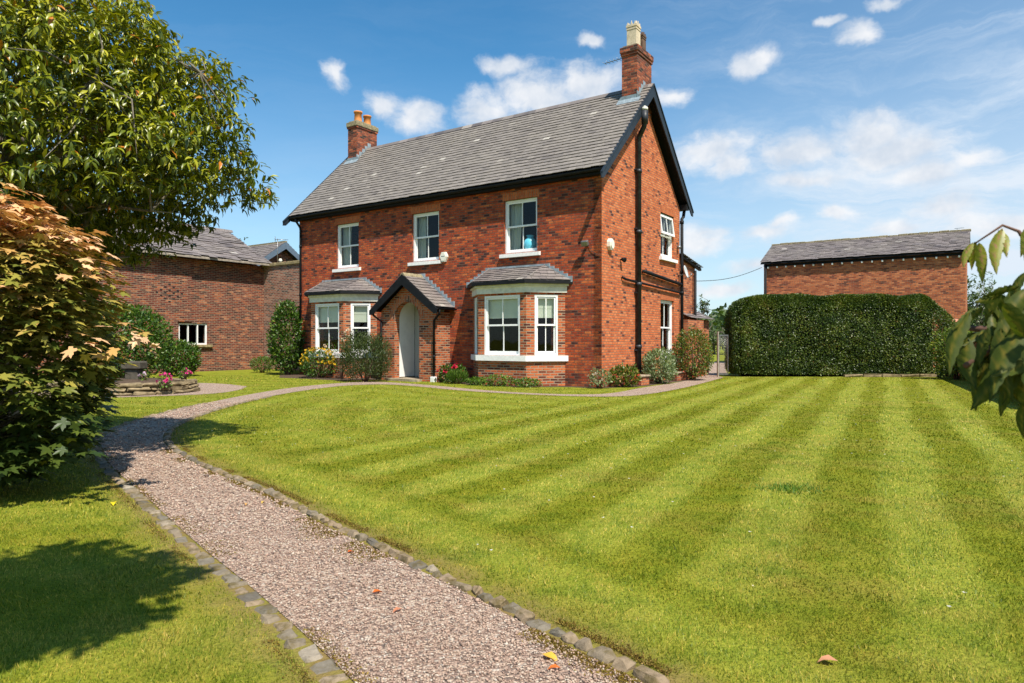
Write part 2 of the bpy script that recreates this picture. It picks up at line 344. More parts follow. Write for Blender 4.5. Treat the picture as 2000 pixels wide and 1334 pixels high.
# ------------------------------------------------------------------ camera, sun, sky
cam = bpy.data.cameras.new('camera'); co = bpy.data.objects.new('camera', cam); COL.objects.link(co)
co.location = (0, 0, 1.25); co.rotation_euler = (R(90), 0, 0)
cam.sensor_width = 36; cam.lens = 36*1333/2000; cam.clip_start = .05; cam.clip_end = 5000
cam.dof.use_dof = True; cam.dof.focus_distance = 8; cam.dof.aperture_fstop = 6.3
sc.camera = co
sun = bpy.data.lights.new('sun', 'SUN'); so = bpy.data.objects.new('sun', sun); COL.objects.link(so)
sun.energy = 5.0; sun.angle = R(.6); sun.color = (1, .93, .82)
so.rotation_euler = Vector(SUN).to_track_quat('Z', 'Y').to_euler()
el_sun = math.asin(SUN[2]); az_sun = math.atan2(SUN[0], SUN[1])
w = bpy.data.worlds.new('World'); sc.world = w; w.use_nodes = True
def build_world():
    t = NT.__new__(NT); t.t = w.node_tree
    for n in list(t.t.nodes): t.t.nodes.remove(n)
    out = t.n('ShaderNodeOutputWorld'); bg = t.n('ShaderNodeBackground'); bg.inputs[1].default_value = .088
    t.l(bg.outputs[0], out.inputs[0])
    sky = t.n('ShaderNodeTexSky', sky_type='NISHITA', sun_disc=False, sun_elevation=el_sun, sun_rotation=az_sun)
    sky.air_density = 1.0; sky.dust_density = .4; sky.ozone_density = 3.0
    hs = t.n('ShaderNodeHueSaturation', i_Saturation=1.2, i_Value=1.1); t.l(t.mix(1.0, sky.outputs[0], (.84, 1.06, 1.06), 'MULTIPLY'), hs.inputs['Color'])
    d = t.n('ShaderNodeTexCoord').outputs['Generated']
    sep = t.n('ShaderNodeSeparateXYZ', i_0=d)
    az = t.math('ARCTAN2', sep.outputs[0], sep.outputs[1]); el = t.math('ARCSINE', sep.outputs[2])
    p = t.n('ShaderNodeCombineXYZ', i_0=az, i_1=el).outputs[0]
    w1 = t.n('ShaderNodeTexNoise', i_Scale=9.0, i_Detail=5.0, i_Roughness=.6, i_Vector=p)
    off = t.n('ShaderNodeVectorMath', operation='SUBTRACT', i_0=w1.outputs['Color'], i_1=(.5, .5, .5)).outputs[0]
    q = t.n('ShaderNodeVectorMath', operation='MULTIPLY_ADD', i_0=off, i_1=(.085, .05, 0), i_2=p).outputs[0]
    blobs = [(655,138,26,20),(748,198,36,24),(820,228,58,26),(950,205,60,34),(1040,185,90,34),(1150,165,90,34),(990,130,50,14),(1310,192,40,14),
             (1470,118,46,22),(1675,66,40,22),(1612,45,24,8),(1385,300,95,28),(1425,332,55,16),(1555,300,100,26),(1700,255,85,36),(1740,290,130,30),
             (1570,352,85,13),(1360,478,55,26),(1635,412,52,15),(1530,440,36,12),(1500,455,60,13),(1850,405,95,22),(1735,447,40,16),(1145,80,36,10),(1740,4,55,10),
             (1500,520,90,10),(1950,440,100,22),(1800,330,90,22),(1650,480,70,12),(1900,300,70,18),(520,520,0,0),(1400,560,70,10),(500,250,0,0)]
    cur = None
    for bx, by, rx, ry in blobs:
        if rx == 0: continue
        dx, dz = (bx-1000)/1333, (667-by)/1333; L = math.sqrt(1+dx*dx+dz*dz)
        ca, ce = math.atan(dx), math.asin(dz/L); ra = rx/1333*math.cos(ca)**2*1.15; re = ry/1333/(1+dz*dz)*math.cos(ca)*1.5
        m = t.n('ShaderNodeVectorMath', operation='SUBTRACT', i_0=q, i_1=(ca, ce, 0)).outputs[0]
        m = t.n('ShaderNodeVectorMath', operation='MULTIPLY', i_0=m, i_1=(1/ra, 1/re, 0)).outputs[0]
        ln = t.n('ShaderNodeVectorMath', operation='LENGTH', i_0=m).outputs[1]
        v = t.math('SUBTRACT', 1.0, ln)
        cur = v if cur is None else t.math('SMOOTH_MAX', cur, v, .25)
    fine = t.noise(20, 7, .62, t.n('ShaderNodeVectorMath', operation='MULTIPLY', i_0=q, i_1=(1, 1.7, 1)).outputs[0])
    dens = t.math('MULTIPLY_ADD', t.math('SUBTRACT', fine, .5), 1.5, cur)
    dens = t.n('ShaderNodeMapRange', interpolation_type='SMOOTHSTEP', i_1=-.18, i_2=.78, i_3=0.0, i_4=1.0, i_0=dens).outputs[0]
    # high thin cirrus, densest low and to the right
    st = t.n('ShaderNodeVectorMath', operation='MULTIPLY', i_0=q, i_1=(1.3, 7.0, 1)).outputs[0]
    ci = t.noise(2.2, 7, .68, st, .6)
    ci = t.n('ShaderNodeMapRange', interpolation_type='SMOOTHSTEP', i_1=.40, i_2=.78, i_3=0.0, i_4=1.0, i_0=ci).outputs[0]
    right = t.n('ShaderNodeMapRange', i_1=.0, i_2=.65, i_3=.10, i_4=1.0, i_0=az).outputs[0]
    low = t.n('ShaderNodeMapRange', i_1=.55, i_2=.08, i_3=.25, i_4=1.0, i_0=el).outputs[0]
    veil = t.math('MULTIPLY', t.math('MULTIPLY', ci, right), low)
    base = t.math('MULTIPLY', t.math('MULTIPLY', right, low), .5)
    hz = t.n('ShaderNodeMapRange', interpolation_type='SMOOTHSTEP', i_1=.42, i_2=.0, i_3=0.0, i_4=.42, i_0=el).outputs[0]
    veil = t.math('ADD', t.math('MULTIPLY', t.math('ADD', veil, base), .85), hz, clamp=True)
    c1 = t.mix(veil, hs.outputs[0], (5.6, 6.3, 7.1))
    shade = t.noise(14, 4, .6, p)
    cc = t.mix(t.n('ShaderNodeMapRange', i_1=.35, i_2=.6, i_3=0.0, i_4=1.0, i_0=shade).outputs[0], (5.0, 5.5, 6.2), (7.0, 7.05, 7.2))
    c2 = t.mix(t.math('MULTIPLY', dens, .93), c1, cc)
    t.l(c2, bg.inputs[0])
build_world()
vs = sc.view_settings; vs.view_transform = 'Standard'; vs.look = 'None'; vs.exposure = 0.64; vs.gamma = 1
sc.cycles.max_bounces = 8; sc.cycles.transparent_max_bounces = 12

# ------------------------------------------------------------------ ground
PL = [(.6,0.6),(.15,1.45),(-.25,2.05),(-.58,2.5),(-.7,2.67),(-1.01,3.07),(-1.43,3.6),(-1.97,4.24),(-2.95,5.5),(-4.0,6.8),(-4.75,7.9),(-5.3,8.8),(-5.73,9.92),(-6.03,11.49),(-6.15,13.02),(-6.25,15.29),(-6.04,18.31),
      (-5.42,20.08),(-4.75,21.05),(-4.1,21.1),(-3.4,20.57),(-2.35,19.55),(-.65,17.36),(.61,16.34),(1.8,16.0),(2.5,16.5),(3.47,18.4),(4.6,20.1),(5.5,21.6),(6.4,23.6)]
PR = [(1.55,0.6),(1.0,1.6),(.47,2.5),(.39,2.59),(.17,2.86),(-.1,3.22),(-.5,3.72),(-.95,4.24),(-1.46,4.86),(-2.01,5.59),(-2.71,6.34),(-3.4,7.15),(-3.9,7.82),(-4.36,8.5),(-4.75,9.3),(-5.06,10.22),(-5.4,11.9),(-5.56,14.12),(-5.45,16.66),
      (-4.95,18.95),(-4.4,19.7),(-3.75,19.95),(-2.94,19.35),(-1.32,17.34),(0,16.3),(1.18,15.62),(2.29,15.35),(3.3,16.18),(4.72,18.51),(6.0,21.0),(7.3,23.6)]
YARD = [(6.4,23.6),(7.3,23.6),(7.5,25.0),(8.5,27),(10,32),(20,36),(22,45),(10,47),(5,42),(5.5,30),(5.2,24)]
ISL = [(-7.35,18.93),(-7.0,17.6),(-7.05,16.5),(-7.5,15.9),(-9.2,15.0),(-12,15.0),(-13,19.5),(-10,20.8),(-8.5,20.2)]
def smooth(pl, it=2):
    p = np.array(pl, float)
    for _ in range(it):
        q = [p[0]]
        for a, b in zip(p[:-1], p[1:]): q += [a*.75+b*.25, a*.25+b*.75]
        q.append(p[-1]); p = np.array(q)
    return p
PLs, PRs = smooth(PL), smooth(PR)
PATHPOLY = np.vstack([PLs, PRs[::-1]])
def pip(x, y, poly):
    inside = np.zeros(len(x), bool); n = len(poly); j = n-1
    for i in range(n):
        xi, yi = poly[i]; xj, yj = poly[j]
        if yi != yj:
            c = ((yi > y) != (yj > y)) & (x < (xj-xi)*(y-yi)/(yj-yi)+xi); inside ^= c
        j = i
    return inside
def dist_pl(x, y, pl):
    d = np.full(len(x), 1e9)
    for a, b in zip(pl[:-1], pl[1:]):
        ab = b-a; L = ab@ab+1e-12
        tt = np.clip(((x-a[0])*ab[0]+(y-a[1])*ab[1])/L, 0, 1)
        d = np.minimum(d, np.hypot(x-a[0]-tt*ab[0], y-a[1]-tt*ab[1]))
    return d
def sst(a, b, x): t = np.clip((x-a)/(b-a), 0, 1); return t*t*(3-2*t)
PRd = smooth(PR, 1)
def stripe(x, y):
    """light (1) and dark (0) mowing bands"""
    inside = ~pip(x, y, PATHPOLY)
    d = dist_pl(x, y, PRd)
    wob = .10*np.sin(x*1.1+y*.7)+.07*np.sin(x*2.3-y*1.7)
    w_ = x-.5476*y+wob*.45
    amp = 1-.5*np.clip(np.sin(y*.9+x*.4), 0, 1)*.6
    main = .5+.5*amp*np.tanh(3.2*np.sin(2*math.pi*(w_+.05)/1.04))
    wn = .5+.25*np.tanh(1.8*np.cos(2*math.pi*(d+wob*1.5)/1.15+math.pi))
    k = sst(-8.5, -5.0, w_)
    m = main*k+wn*(1-k)
    near = sst(6.5, 2.6, y)*.45; m = m*(1-near)+(.52+.12*np.sin(x*2.7+1.3*np.sin(y*2.1)))*near
    m = .5+(m-.5)*.86+.10*np.sin(x*3.3+y*1.9)*np.sin(y*2.7-x)
    e = sst(1.05, .75, d)*sst(13, 11, np.abs(y-3))
    band = .5-.45*np.cos(2*math.pi*np.clip(d/1.0, 0, 1))
    m = m*(1-e)+(band*.9)*e
    right = (x > np.interp(y, PRs[:, 1][:60], PRs[:, 0][:60]))
    up = (x-HO[0])*XH[0]+(y-HO[1])*XH[1]
    other = .5+.2*np.sin(y*5.2+np.sin(x*1.5))
    lawn = pip(x, y, np.vstack([PRs, [(7.3, 24.2), (40, 24.2), (40, .6)]]))
    return np.where(lawn, m, other)
def nonuni(a, b, st, far): 
    c = np.arange(a, b, st); 
    lo = [-far, -far/3, -far/9, -90, -45, -25]; hi = [25, 30, 40, 60, 90, 150, far/6, far/2, far]
    return np.array([v for v in lo if v < a-1]+list(c)+[v for v in hi if v > b+1])
def grass_nodes(t, P):
    st = t.att('stripe')
    n1 = t.noise(.9, 4, .65, P); n2 = t.noise(7, 4, .7, P); n3 = t.noise(55, 3, .7, P)
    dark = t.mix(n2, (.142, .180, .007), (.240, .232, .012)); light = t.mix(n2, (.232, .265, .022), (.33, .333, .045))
    c = t.mix(st, dark, light)  # light and dark look of leaning blades is painted into the base colour
    dry = t.ramp(n1, [(.48, (0, 0, 0)), (.72, (1, 1, 1))])
    c = t.mix(t.math('MULTIPLY', dry, .5), c, (.25, .20, .04))
    lush = t.ramp(t.noise(1.7, 3, .6, P), [(.58, (0, 0, 0)), (.75, (1, 1, 1))])
    c = t.mix(t.math('MULTIPLY', lush, .45), c, (.06, .13, .008))
    pt = t.ramp(t.noise(3.6, 5, .75, P), [(.40, (.72, .82, .7)), (.5, (1, 1, 1)), (.62, (1.18, 1.1, 1.25))]); c = t.mix(.8, c, pt, 'MULTIPLY')
    return c, n2, n3
def ground_mat():
    t = NT('mown grass'); P = t.pos(); c, n2, n3 = grass_nodes(t, P)
    c = t.mix(.75, c, t.ramp(n3, [(.3, (.25, .3, .2)), (.55, (.8, .82, .8)), (.8, (1.35, 1.3, 1.3))]), 'MULTIPLY')  # dark end of the speckle paints the shade between blades into the colour
    dr = t.att('bare'); bn = t.math('MULTIPLY', dr, t.ramp(t.noise(5, 5, .7, P), [(.35, (.35,)*3), (.6, (1, 1, 1))]))
    c = t.mix(bn, c, t.mix(n2, (.15, .10, .035), (.26, .19, .07)))
    return t.done(t.bsdf(c, .9, .1, t.bump(t.math('ADD', t.math('MULTIPLY', n3, .6), n2), .8, .03)))
M_ground = ground_mat()
xs = nonuni(-9, 18.5, .11, 2500); ys = nonuni(1.2, 27, .11, 2500)
gx, gy = np.meshgrid(xs, ys); gx1, gy1 = gx.ravel(), gy.ravel()
dense = (np.abs(gx1-4.75) < 14.5) & (gy1 > .5) & (gy1 < 28)
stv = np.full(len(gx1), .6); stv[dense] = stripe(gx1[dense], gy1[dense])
bare = np.zeros(len(gx1))
de = np.minimum(dist_pl(gx1[dense], gy1[dense], PRd), dist_pl(gx1[dense], gy1[dense], smooth(PL, 1)))
bare[dense] = sst(.38, .06, de)*sst(14, 9, gy1[dense])*1.0
def field_z(x, y): return sst(45, 220, y)*5.5+sst(200, 900, y)*6
gz = field_z(gx1, gy1)
nx, ny = len(xs), len(ys)
idx = np.arange(nx*ny).reshape(ny, nx)
F = np.stack([idx[:-1, :-1], idx[:-1, 1:], idx[1:, 1:], idx[1:, :-1]], -1).reshape(-1, 4)
g = npmesh('ground', np.stack([gx1, gy1, gz], -1), F, M_ground, None, None, True, extra={'stripe': stv, 'bare': bare})
tag(g, kind='structure')
def gravel_mat():
    t = NT('pink granite gravel'); P = t.pos()
    v = t.n('ShaderNodeTexVoronoi', feature='F1'); v.inputs['Scale'].default_value = 75; t.l(P, v.inputs['Vector'])
    r = t.n('ShaderNodeSeparateColor', i_0=v.outputs['Color']).outputs[0]
    c = t.ramp(r, [(0, (.13, .10, .085)), (.2, (.26, .18, .14)), (.55, (.38, .27, .205)), (.85, (.47, .365, .28)), (1, (.53, .47, .39))])
    c = t.mix(.35, c, t.ramp(t.noise(1.2, 4, .6, P), [(.3, (.8, .78, .78)), (.7, (1.15, 1.12, 1.1))]), 'MULTIPLY')
    sh = t.ramp(v.outputs['Distance'], [(0, (1.05,)*3), (.010*75*.6, (1, 1, 1)), (.9, (.5, .46, .44))])
    c = t.mix(.8, c, sh, 'MULTIPLY')
    return t.done(t.bsdf(c, .85, .2, t.bump(t.math('SUBTRACT', 1, v.outputs['Distance']), .9, .012)))
M_gravel = gravel_mat()
def sheet(name, left, right, z, mat):
    n = 160
    def res(p):
        d = np.r_[0, np.cumsum(np.hypot(*np.diff(p, axis=0).T))]; s = np.linspace(0, d[-1], n)
        return np.c_[np.interp(s, d, p[:, 0]), np.interp(s, d, p[:, 1])]
    return None
def poly_sheet(name, poly, z, mat):
    me = bpy.data.meshes.new(name); me.from_pydata([(x, y, z) for x, y in poly], [], [tuple(range(len(poly)))]); me.update()
    from mathutils.geometry import tessellate_polygon
    tr = tessellate_polygon([[Vector((x, y, 0)) for x, y in poly]])
    return npmesh(name, np.array([(x, y, z) for x, y in poly]), np.array(tr), mat)
p = poly_sheet('gravel_path', PATHPOLY, .004, M_gravel); tag(p, kind='structure')
p = poly_sheet('gravel_yard', YARD, .008, M_gravel); tag(p, kind='structure')
p = poly_sheet('gravel_patch', smooth(ISL+[ISL[0]], 1), .004, M_gravel); tag(p, kind='structure')
t = NT('dark soil'); n = t.noise(30, 5, .7, t.pos()); M_soil = t.done(t.bsdf(t.ramp(n, [(.3, (.045, .03, .02)), (.7, (.14, .10, .07))]), .95, .1, t.bump(n, 1, .03)))
def loc2w(x, y, z=0): v = HO+XH*x+YH*y; return (v[0], v[1], z)
bed = [(-13.0, 2.4), (-13.0, -.6), (-11.5, -1.75), (-8.2, -1.75), (-7.7, -.7), (-5.3, -.62), (-5.2, -.2), (-4.5, -.75), (-3.7, -1.1), (-1.9, -1.1), (-1.1, -.4), (0.02, -.3), (.35, .2), (.75, 1.2), (.75, 5.6), (-.1, 5.7), (-.1, .1), (-12.4, .1), (-12.4, 2.4)]
p = poly_sheet('soil', [loc2w(x, y)[:2] for x, y in bed], .005, M_soil); tag(p, kind='structure')

# grass blades: short, dense near the camera, coarser further off
def blades():
    Ps = []
    for (y0, y1, dens, wd, ht) in [(1.9,3.2,13000,.0040,.019),(3.2,5,7000,.0055,.020),(5,8,2600,.0085,.022),(8,13,850,.014,.024),(13,20,170,.022,.026),(20,25,80,.03,.03)]:
        A = (y1**2-y0**2)/2*1.62*1.0; N = int(A*dens)
        y = np.sqrt(rng.uniform(y0**2, y1**2, N)); x = rng.uniform(-.81, .81, N)*y
        Ps.append(np.c_[x, y, np.full(N, wd), np.full(N, ht)])
    B = np.vstack(Ps); x, y = B[:, 0], B[:, 1]
    ok = ~pip(x, y, PATHPOLY) & ~pip(x, y, np.array(ISL)) & ~pip(x, y, np.array(YARD)) 
    lx = (x-HO[0])*XH[0]+(y-HO[1])*XH[1]; ly = (x-HO[0])*YH[0]+(y-HO[1])*YH[1]
    ok &= ~((lx < .7) & (ly > -.7)); ok &= y < np.where(x > 6.8, 24.2, 30)
    d1 = np.minimum(dist_pl(x, y, PRd), dist_pl(x, y, smooth(PL, 1)))
    ok &= ~((d1 < .10) & (y < 13)); ok &= ~((d1 < .24) & (y < 10) & (rng.random(len(x)) < .35))
    ok &= ~pip(x, y, np.array([loc2w(a, b)[:2] for a, b in bed]))
    B = B[ok]; x, y, wd, ht = B.T; n = len(B)
    st = stripe(x, y)
    a = rng.uniform(0, 2*math.pi, n); side = np.c_[np.cos(a), np.sin(a), np.zeros(n)]
    lean = rng.normal(0, .45, (n, 2)); 
    # the roller bends the blades away (light band) or towards (dark band) along the run
    rl = (st-.5)*1.3; ax = np.c_[lean[:, 0]+.48*rl, lean[:, 1]+.88*rl, np.ones(n)]
    cl = .6+.8*np.array(np.sin(x*9.1+np.sin(y*7.3)*2)*.25+.5)
    S = ht*rng.uniform(.5, 1.35, n)*cl
    P = np.c_[x, y, np.zeros(n)-.002]
    X = side*wd[:, None]*rng.uniform(.7, 1.3, n)[:, None]; A = nrm(ax)*S[:, None]
    V = np.stack([P-X*.5, P+X*.5, P+A], 1).reshape(-1, 3)
    F = np.arange(3*n).reshape(n, 3)
    o = npmesh('grass', V, F, M_blade, None, np.repeat(rng.random(n), 3), extra={'stripe': np.repeat(st, 3)})
    tag(o, 'short mown striped grass blades covering the lawn', 'grass', kind='stuff')
t = NT('grass blade'); P = t.pos(); c, n2, n3 = grass_nodes(t, P)
c = t.mix(.9, c, t.ramp(t.att('tint'), [(0, (.22, .36, .2)), (.25, (.55, .75, .5)), (.5, (1.0, 1.1, 1)), (.76, (1.35, 1.35, 1.4)), (.82, (1.9, 1.5, 2.2)), (1, (2.4, 1.75, 3.2))]), 'MULTIPLY')
pb = t.bsdf(c, .5, .25); tr = t.n('ShaderNodeBsdfTranslucent'); t.l(c, tr.inputs[0])
M_blade = t.done(t.n('ShaderNodeMixShader', i_0=.35, i_1=pb, i_2=tr.outputs[0]).outputs[0])
blades()

# loose pebbles on the near path
def pebbles():
    Ps = []
    for y0, y1, dn, s in [(1.9,3.2,12000,.0055),(3.2,4.6,6500,.007),(4.6,6.5,3000,.0095),(6.5,9,1300,.012),(9,14,480,.016)]:
        N = int((y1-y0)*9*dn/3.0); y = rng.uniform(y0, y1, N); x = rng.uniform(-6.6, 1.2, N)
        k = pip(x, y, PATHPOLY); Ps.append(np.c_[x[k], y[k], np.full(k.sum(), s)])
    B = np.vstack(Ps); n = len(B)
    oc = np.array([[1,0,0],[-1,0,0],[0,1,0],[0,-1,0],[0,0,1],[0,0,-1]], float)
    f = np.array([[0,2,4],[2,1,4],[1,3,4],[3,0,4],[2,0,5],[1,2,5],[3,1,5],[0,3,5]])
    sc_ = B[:, 2][:, None]*rng.uniform(.55, 1.35, (n, 3))*np.array([1, 1, .7]); big = rng.random(n) < .006; sc_[big] *= 2.0
    a = rng.uniform(0, 6.28, n); c, s = np.cos(a), np.sin(a)
    V = oc[None]*sc_[:, None, :]; V += rng.normal(0, .22, V.shape)*sc_[:, None, :]
    V = np.stack([V[..., 0]*c[:, None]-V[..., 1]*s[:, None], V[..., 0]*s[:, None]+V[..., 1]*c[:, None], V[..., 2]], -1)
    V[..., 0] += B[:, 0:1]; V[..., 1] += B[:, 1:2]; V[..., 2] += .006+sc_[:, 2:3]*.5
    FF = (f[None]+(np.arange(n)*6)[:, None, None]).reshape(-1, 3)
    t = NT('granite chipping'); cc = t.ramp(t.att('tint'), [(0, (.13, .10, .085)), (.15, (.27, .185, .14)), (.5, (.40, .268, .205)), (.9, (.46, .36, .275)), (1, (.50, .44, .37))])
    m = t.done(t.bsdf(cc, .8, .2))
    o = npmesh('gravel', V.reshape(-1, 3), FF, m, None, np.repeat(rng.random(n), 6)); tag(o, 'loose pink and grey granite chippings on the path', 'gravel', kind='stuff')
pebbles()

# stone edging: setts laid in a row, one run per side
t = NT('granite sett'); o_ = t.pos(); nn = t.noise(35, 5, .7, o_)
cc = t.ramp(t.att('tint'), [(0, (.11, .10, .085)), (.2, (.20, .18, .145)), (.5, (.27, .215, .15)), (.85, (.33, .24, .155)), (1, (.36, .32, .26))])
cc = t.mix(.6, cc, t.ramp(nn, [(.3, (.6, .58, .55)), (.7, (1.3, 1.28, 1.2))]), 'MULTIPLY')
cc = t.mix(.25, cc, (.05, .035, .02)); cc = t.mix(t.ramp(t.noise(9, 5, .7, o_), [(.48, (0, 0, 0)), (.62, (.85,)*3)]), cc, (.10, .075, .025))
M_sett = t.done(t.bsdf(cc, .85, .25, t.bump(nn, .6, .01)))
def edging(pl, s0, s1, off, wid, rise, lab, seed):
    random.seed(seed)
    p = smooth(pl, 3); d = np.r_[0, np.cumsum(np.hypot(*np.diff(p, axis=0).T))]
    s = s0; mb = MB(); gaps = []
    while s < s1:
        L = random.uniform(.07, .15)
        c = np.array([np.interp(s+L/2, d, p[:, 0]), np.interp(s+L/2, d, p[:, 1])]); c2 = np.array([np.interp(s+L/2+.05, d, p[:, 0]), np.interp(s+L/2+.05, d, p[:, 1])])
        tg = c2-c; tg /= np.hypot(*tg); a = math.atan2(tg[1], tg[0])+random.uniform(-.1, .1)
        nrml = np.array([-tg[1], tg[0]])
        c = c+nrml*(off+random.uniform(-.012, .012))
        W = wid*random.uniform(.75, 1.2)
        mb.M = Matrix.Translation((c[0], c[1], 0))@Matrix.Rotation(a, 4, 'Z')@Matrix.Rotation(random.uniform(-.07, .07), 4, 'X')@Matrix.Rotation(random.uniform(-.06, .06), 4, 'Y')
        mb.bevbox(-L/2+.004, L/2-.004, -W/2, W/2, -.05, rise*random.uniform(.75, 1.25), .018, random.random(), .009)
        s += L+random.uniform(.0, .014)
    o = mb.build('stone_edging', M_sett); o['label'] = lab; o['category'] = 'path edging'; return o
edging(PR, .5, 17, -.045, .072, .026, 'raised row of grey stone setts between gravel path and main striped lawn', 3)
edging(PL, .4, 15, .05, .095, .011, 'low row of worn stone setts on the left lawn side of the path', 4)
# moss and dead thatch along the setts
def thatch():
    p = smooth(PR, 3); q = smooth(PL, 3); Vp = []
    for pl, sgn, amt in ((p, 1, 60000), (q, -1, 16000)):
        d = np.r_[0, np.cumsum(np.hypot(*np.diff(pl, axis=0).T))]; s = .8+8.7*rng.random(amt)**1.5
        x = np.interp(s, d, pl[:, 0]); y = np.interp(s, d, pl[:, 1]); x2 = np.interp(s+.05, d, pl[:, 0]); y2 = np.interp(s+.05, d, pl[:, 1])
        tx, ty = x2-x, y2-y; L = np.hypot(tx, ty); nx_, ny_ = -ty/L, tx/L
        clump = (np.sin(s*3.1)+np.sin(s*7.7+1)+np.sin(s*1.3)) > -.2
        o = np.abs(rng.normal(0, 1, amt))*(.035+.05*np.clip(np.sin(s*1.7)+.4, 0, 1))*sgn*np.where(s < 5, 1.15, .7)
        o = np.where(rng.random(amt) < .3, -sgn*(.12+np.abs(rng.normal(0, .03, amt))), o)
        k = clump; Vp.append(np.c_[(x+nx_*o)[k], (y+ny_*o)[k], np.full(k.sum(), .004)])
    P = np.vstack(Vp); n = len(P)
    A = np.c_[rng.normal(0, 1, (n, 2)), rng.uniform(.2, 1, n)]; N = rng.normal(0, 1, (n, 3))
    m = leaf_mat('moss and dead grass', [(0, (.07, .04, .012)), (.5, (.17, .11, .025)), (.8, (.22, .18, .03)), (1, (.36, .25, .09))], .2, .8, .1, (1, 1, 1))
    o = leafmesh('moss', P, A, N, rng.uniform(.006, .014, n), SM, m, None, rng.random(n)); tag(o, 'brown moss and dead grass along the stone setts', 'moss', kind='stuff')
thatch()

# ------------------------------------------------------------------ building helpers
def rot90(n): return
def FR(origin, u, out): # frame matrix: local x=u, y=-out(into wall), z=up
    u = Vector(u).normalized(); inn = -Vector(out).normalized()
    M = Matrix.Identity(4)
    M.col[0][:3] = u; M.col[1][:3] = inn; M.col[2][:3] = (0, 0, 1); M.col[3][:3] = origin
    return M
def wall(mb, L, H, holes, th=.25, u0=0, z0=0):
    """wall in frame: x u0..L, z z0..H, front face at y=0, thickness th into +y; rectangular holes"""
    us = sorted(set([u0, L]+[h[0] for h in holes]+[h[1] for h in holes])); zs = sorted(set([z0, H]+[h[2] for h in holes]+[h[3] for h in holes]))
    def hole(a, b): return any(h[0]-1e-6 <= a and b[0] <= h[1]+1e-6 and h[2]-1e-6 <= b[1] and b[2] <= h[3]+1e-6 for h in holes)
    for i in range(len(us)-1):
        for j in range(len(zs)-1):
            a, b, c, d = us[i], us[i+1], zs[j], zs[j+1]
            if any(h[0]-1e-6 <= a and b <= h[1]+1e-6 and h[2]-1e-6 <= c and d <= h[3]+1e-6 for h in holes): continue
            mb.quad((a,0,c),(b,0,c),(b,0,d),(a,0,d)); mb.quad((a,th,c),(a,th,d),(b,th,d),(b,th,c))
    for a, b, c, d in holes:
        mb.quad((a,0,c),(a,0,d),(a,th,d),(a,th,c)); mb.quad((b,0,c),(b,th,c),(b,th,d),(b,0,d))
        mb.quad((a,0,d),(b,0,d),(b,th,d),(a,th,d)); mb.quad((a,0,c),(a,th,c),(b,th,c),(b,0,c))
    mb.quad((u0,0,z0),(u0,0,H),(u0,th,H),(u0,th,z0)); mb.quad((L,0,z0),(L,th,z0),(L,th,H),(L,0,H)); mb.quad((u0,0,H),(L,0,H),(L,th,H),(u0,th,H))
def slates(name, p0, u, v, L, S, mat, parent, ex=.2, wd=.28, rng_u=None, deck=True, rag=.012, seed=1, deckmat=None, thick=.014):
    """p0 eave-left corner, u along eave, v up the slope. rng_u(s)->(a,b) usable width at slope distance s"""
    rnd = random.Random(seed); p0 = np.array(p0, float); u = np.array(u, float); v = np.array(v, float)
    n = np.cross(u, v); n = n/np.linalg.norm(n)
    if n[2] < 0: n = -n
    mb = MB(); rows = int(math.ceil(S/ex))
    for r in range(rows):
        s0 = r*ex; s1 = min(S, s0+ex*1.25)
        a, b = rng_u(s0) if rng_u else (0, L)
        a2, b2 = rng_u(min(s1, S)) if rng_u else (0, L)
        x = a-(.5*wd if r % 2 else 0)-rnd.uniform(0, .04)
        while x < b:
            w_ = wd*rnd.uniform(.9, 1.1); xa, xb = max(x, a), min(x+w_-.006, b); x += w_
            if xb-xa < .02: continue
            ya, yb = max(xa, a2), min(xb, b2)
            if yb < ya: ya = yb = min(max((xa+xb)/2, a2), b2)
            dz = rnd.uniform(-rag, rag)*.4; ds = rnd.uniform(-rag, rag); lift = .022+dz; tl = rnd.uniform(-.003, .003)
            P = lambda uu, ss, h: tuple(p0+u*uu+v*ss+n*h)
            t0 = min(1, max(0, rnd.gauss(.5, .15))); t0 = 1.0 if rnd.random() < .006 else t0
            mb.add([P(xa,s0+ds,lift+thick-tl),P(xb,s0+ds,lift+thick+tl),P(yb,s1,thick*.6),P(ya,s1,thick*.6),P(xa,s0+ds,lift-tl),P(xb,s0+ds,lift+tl)],
                   [(0,1,2,3),(4,5,1,0),(4,0,3),(5,2,1)], t0)
    o = mb.build(name, mat, parent)
    return o
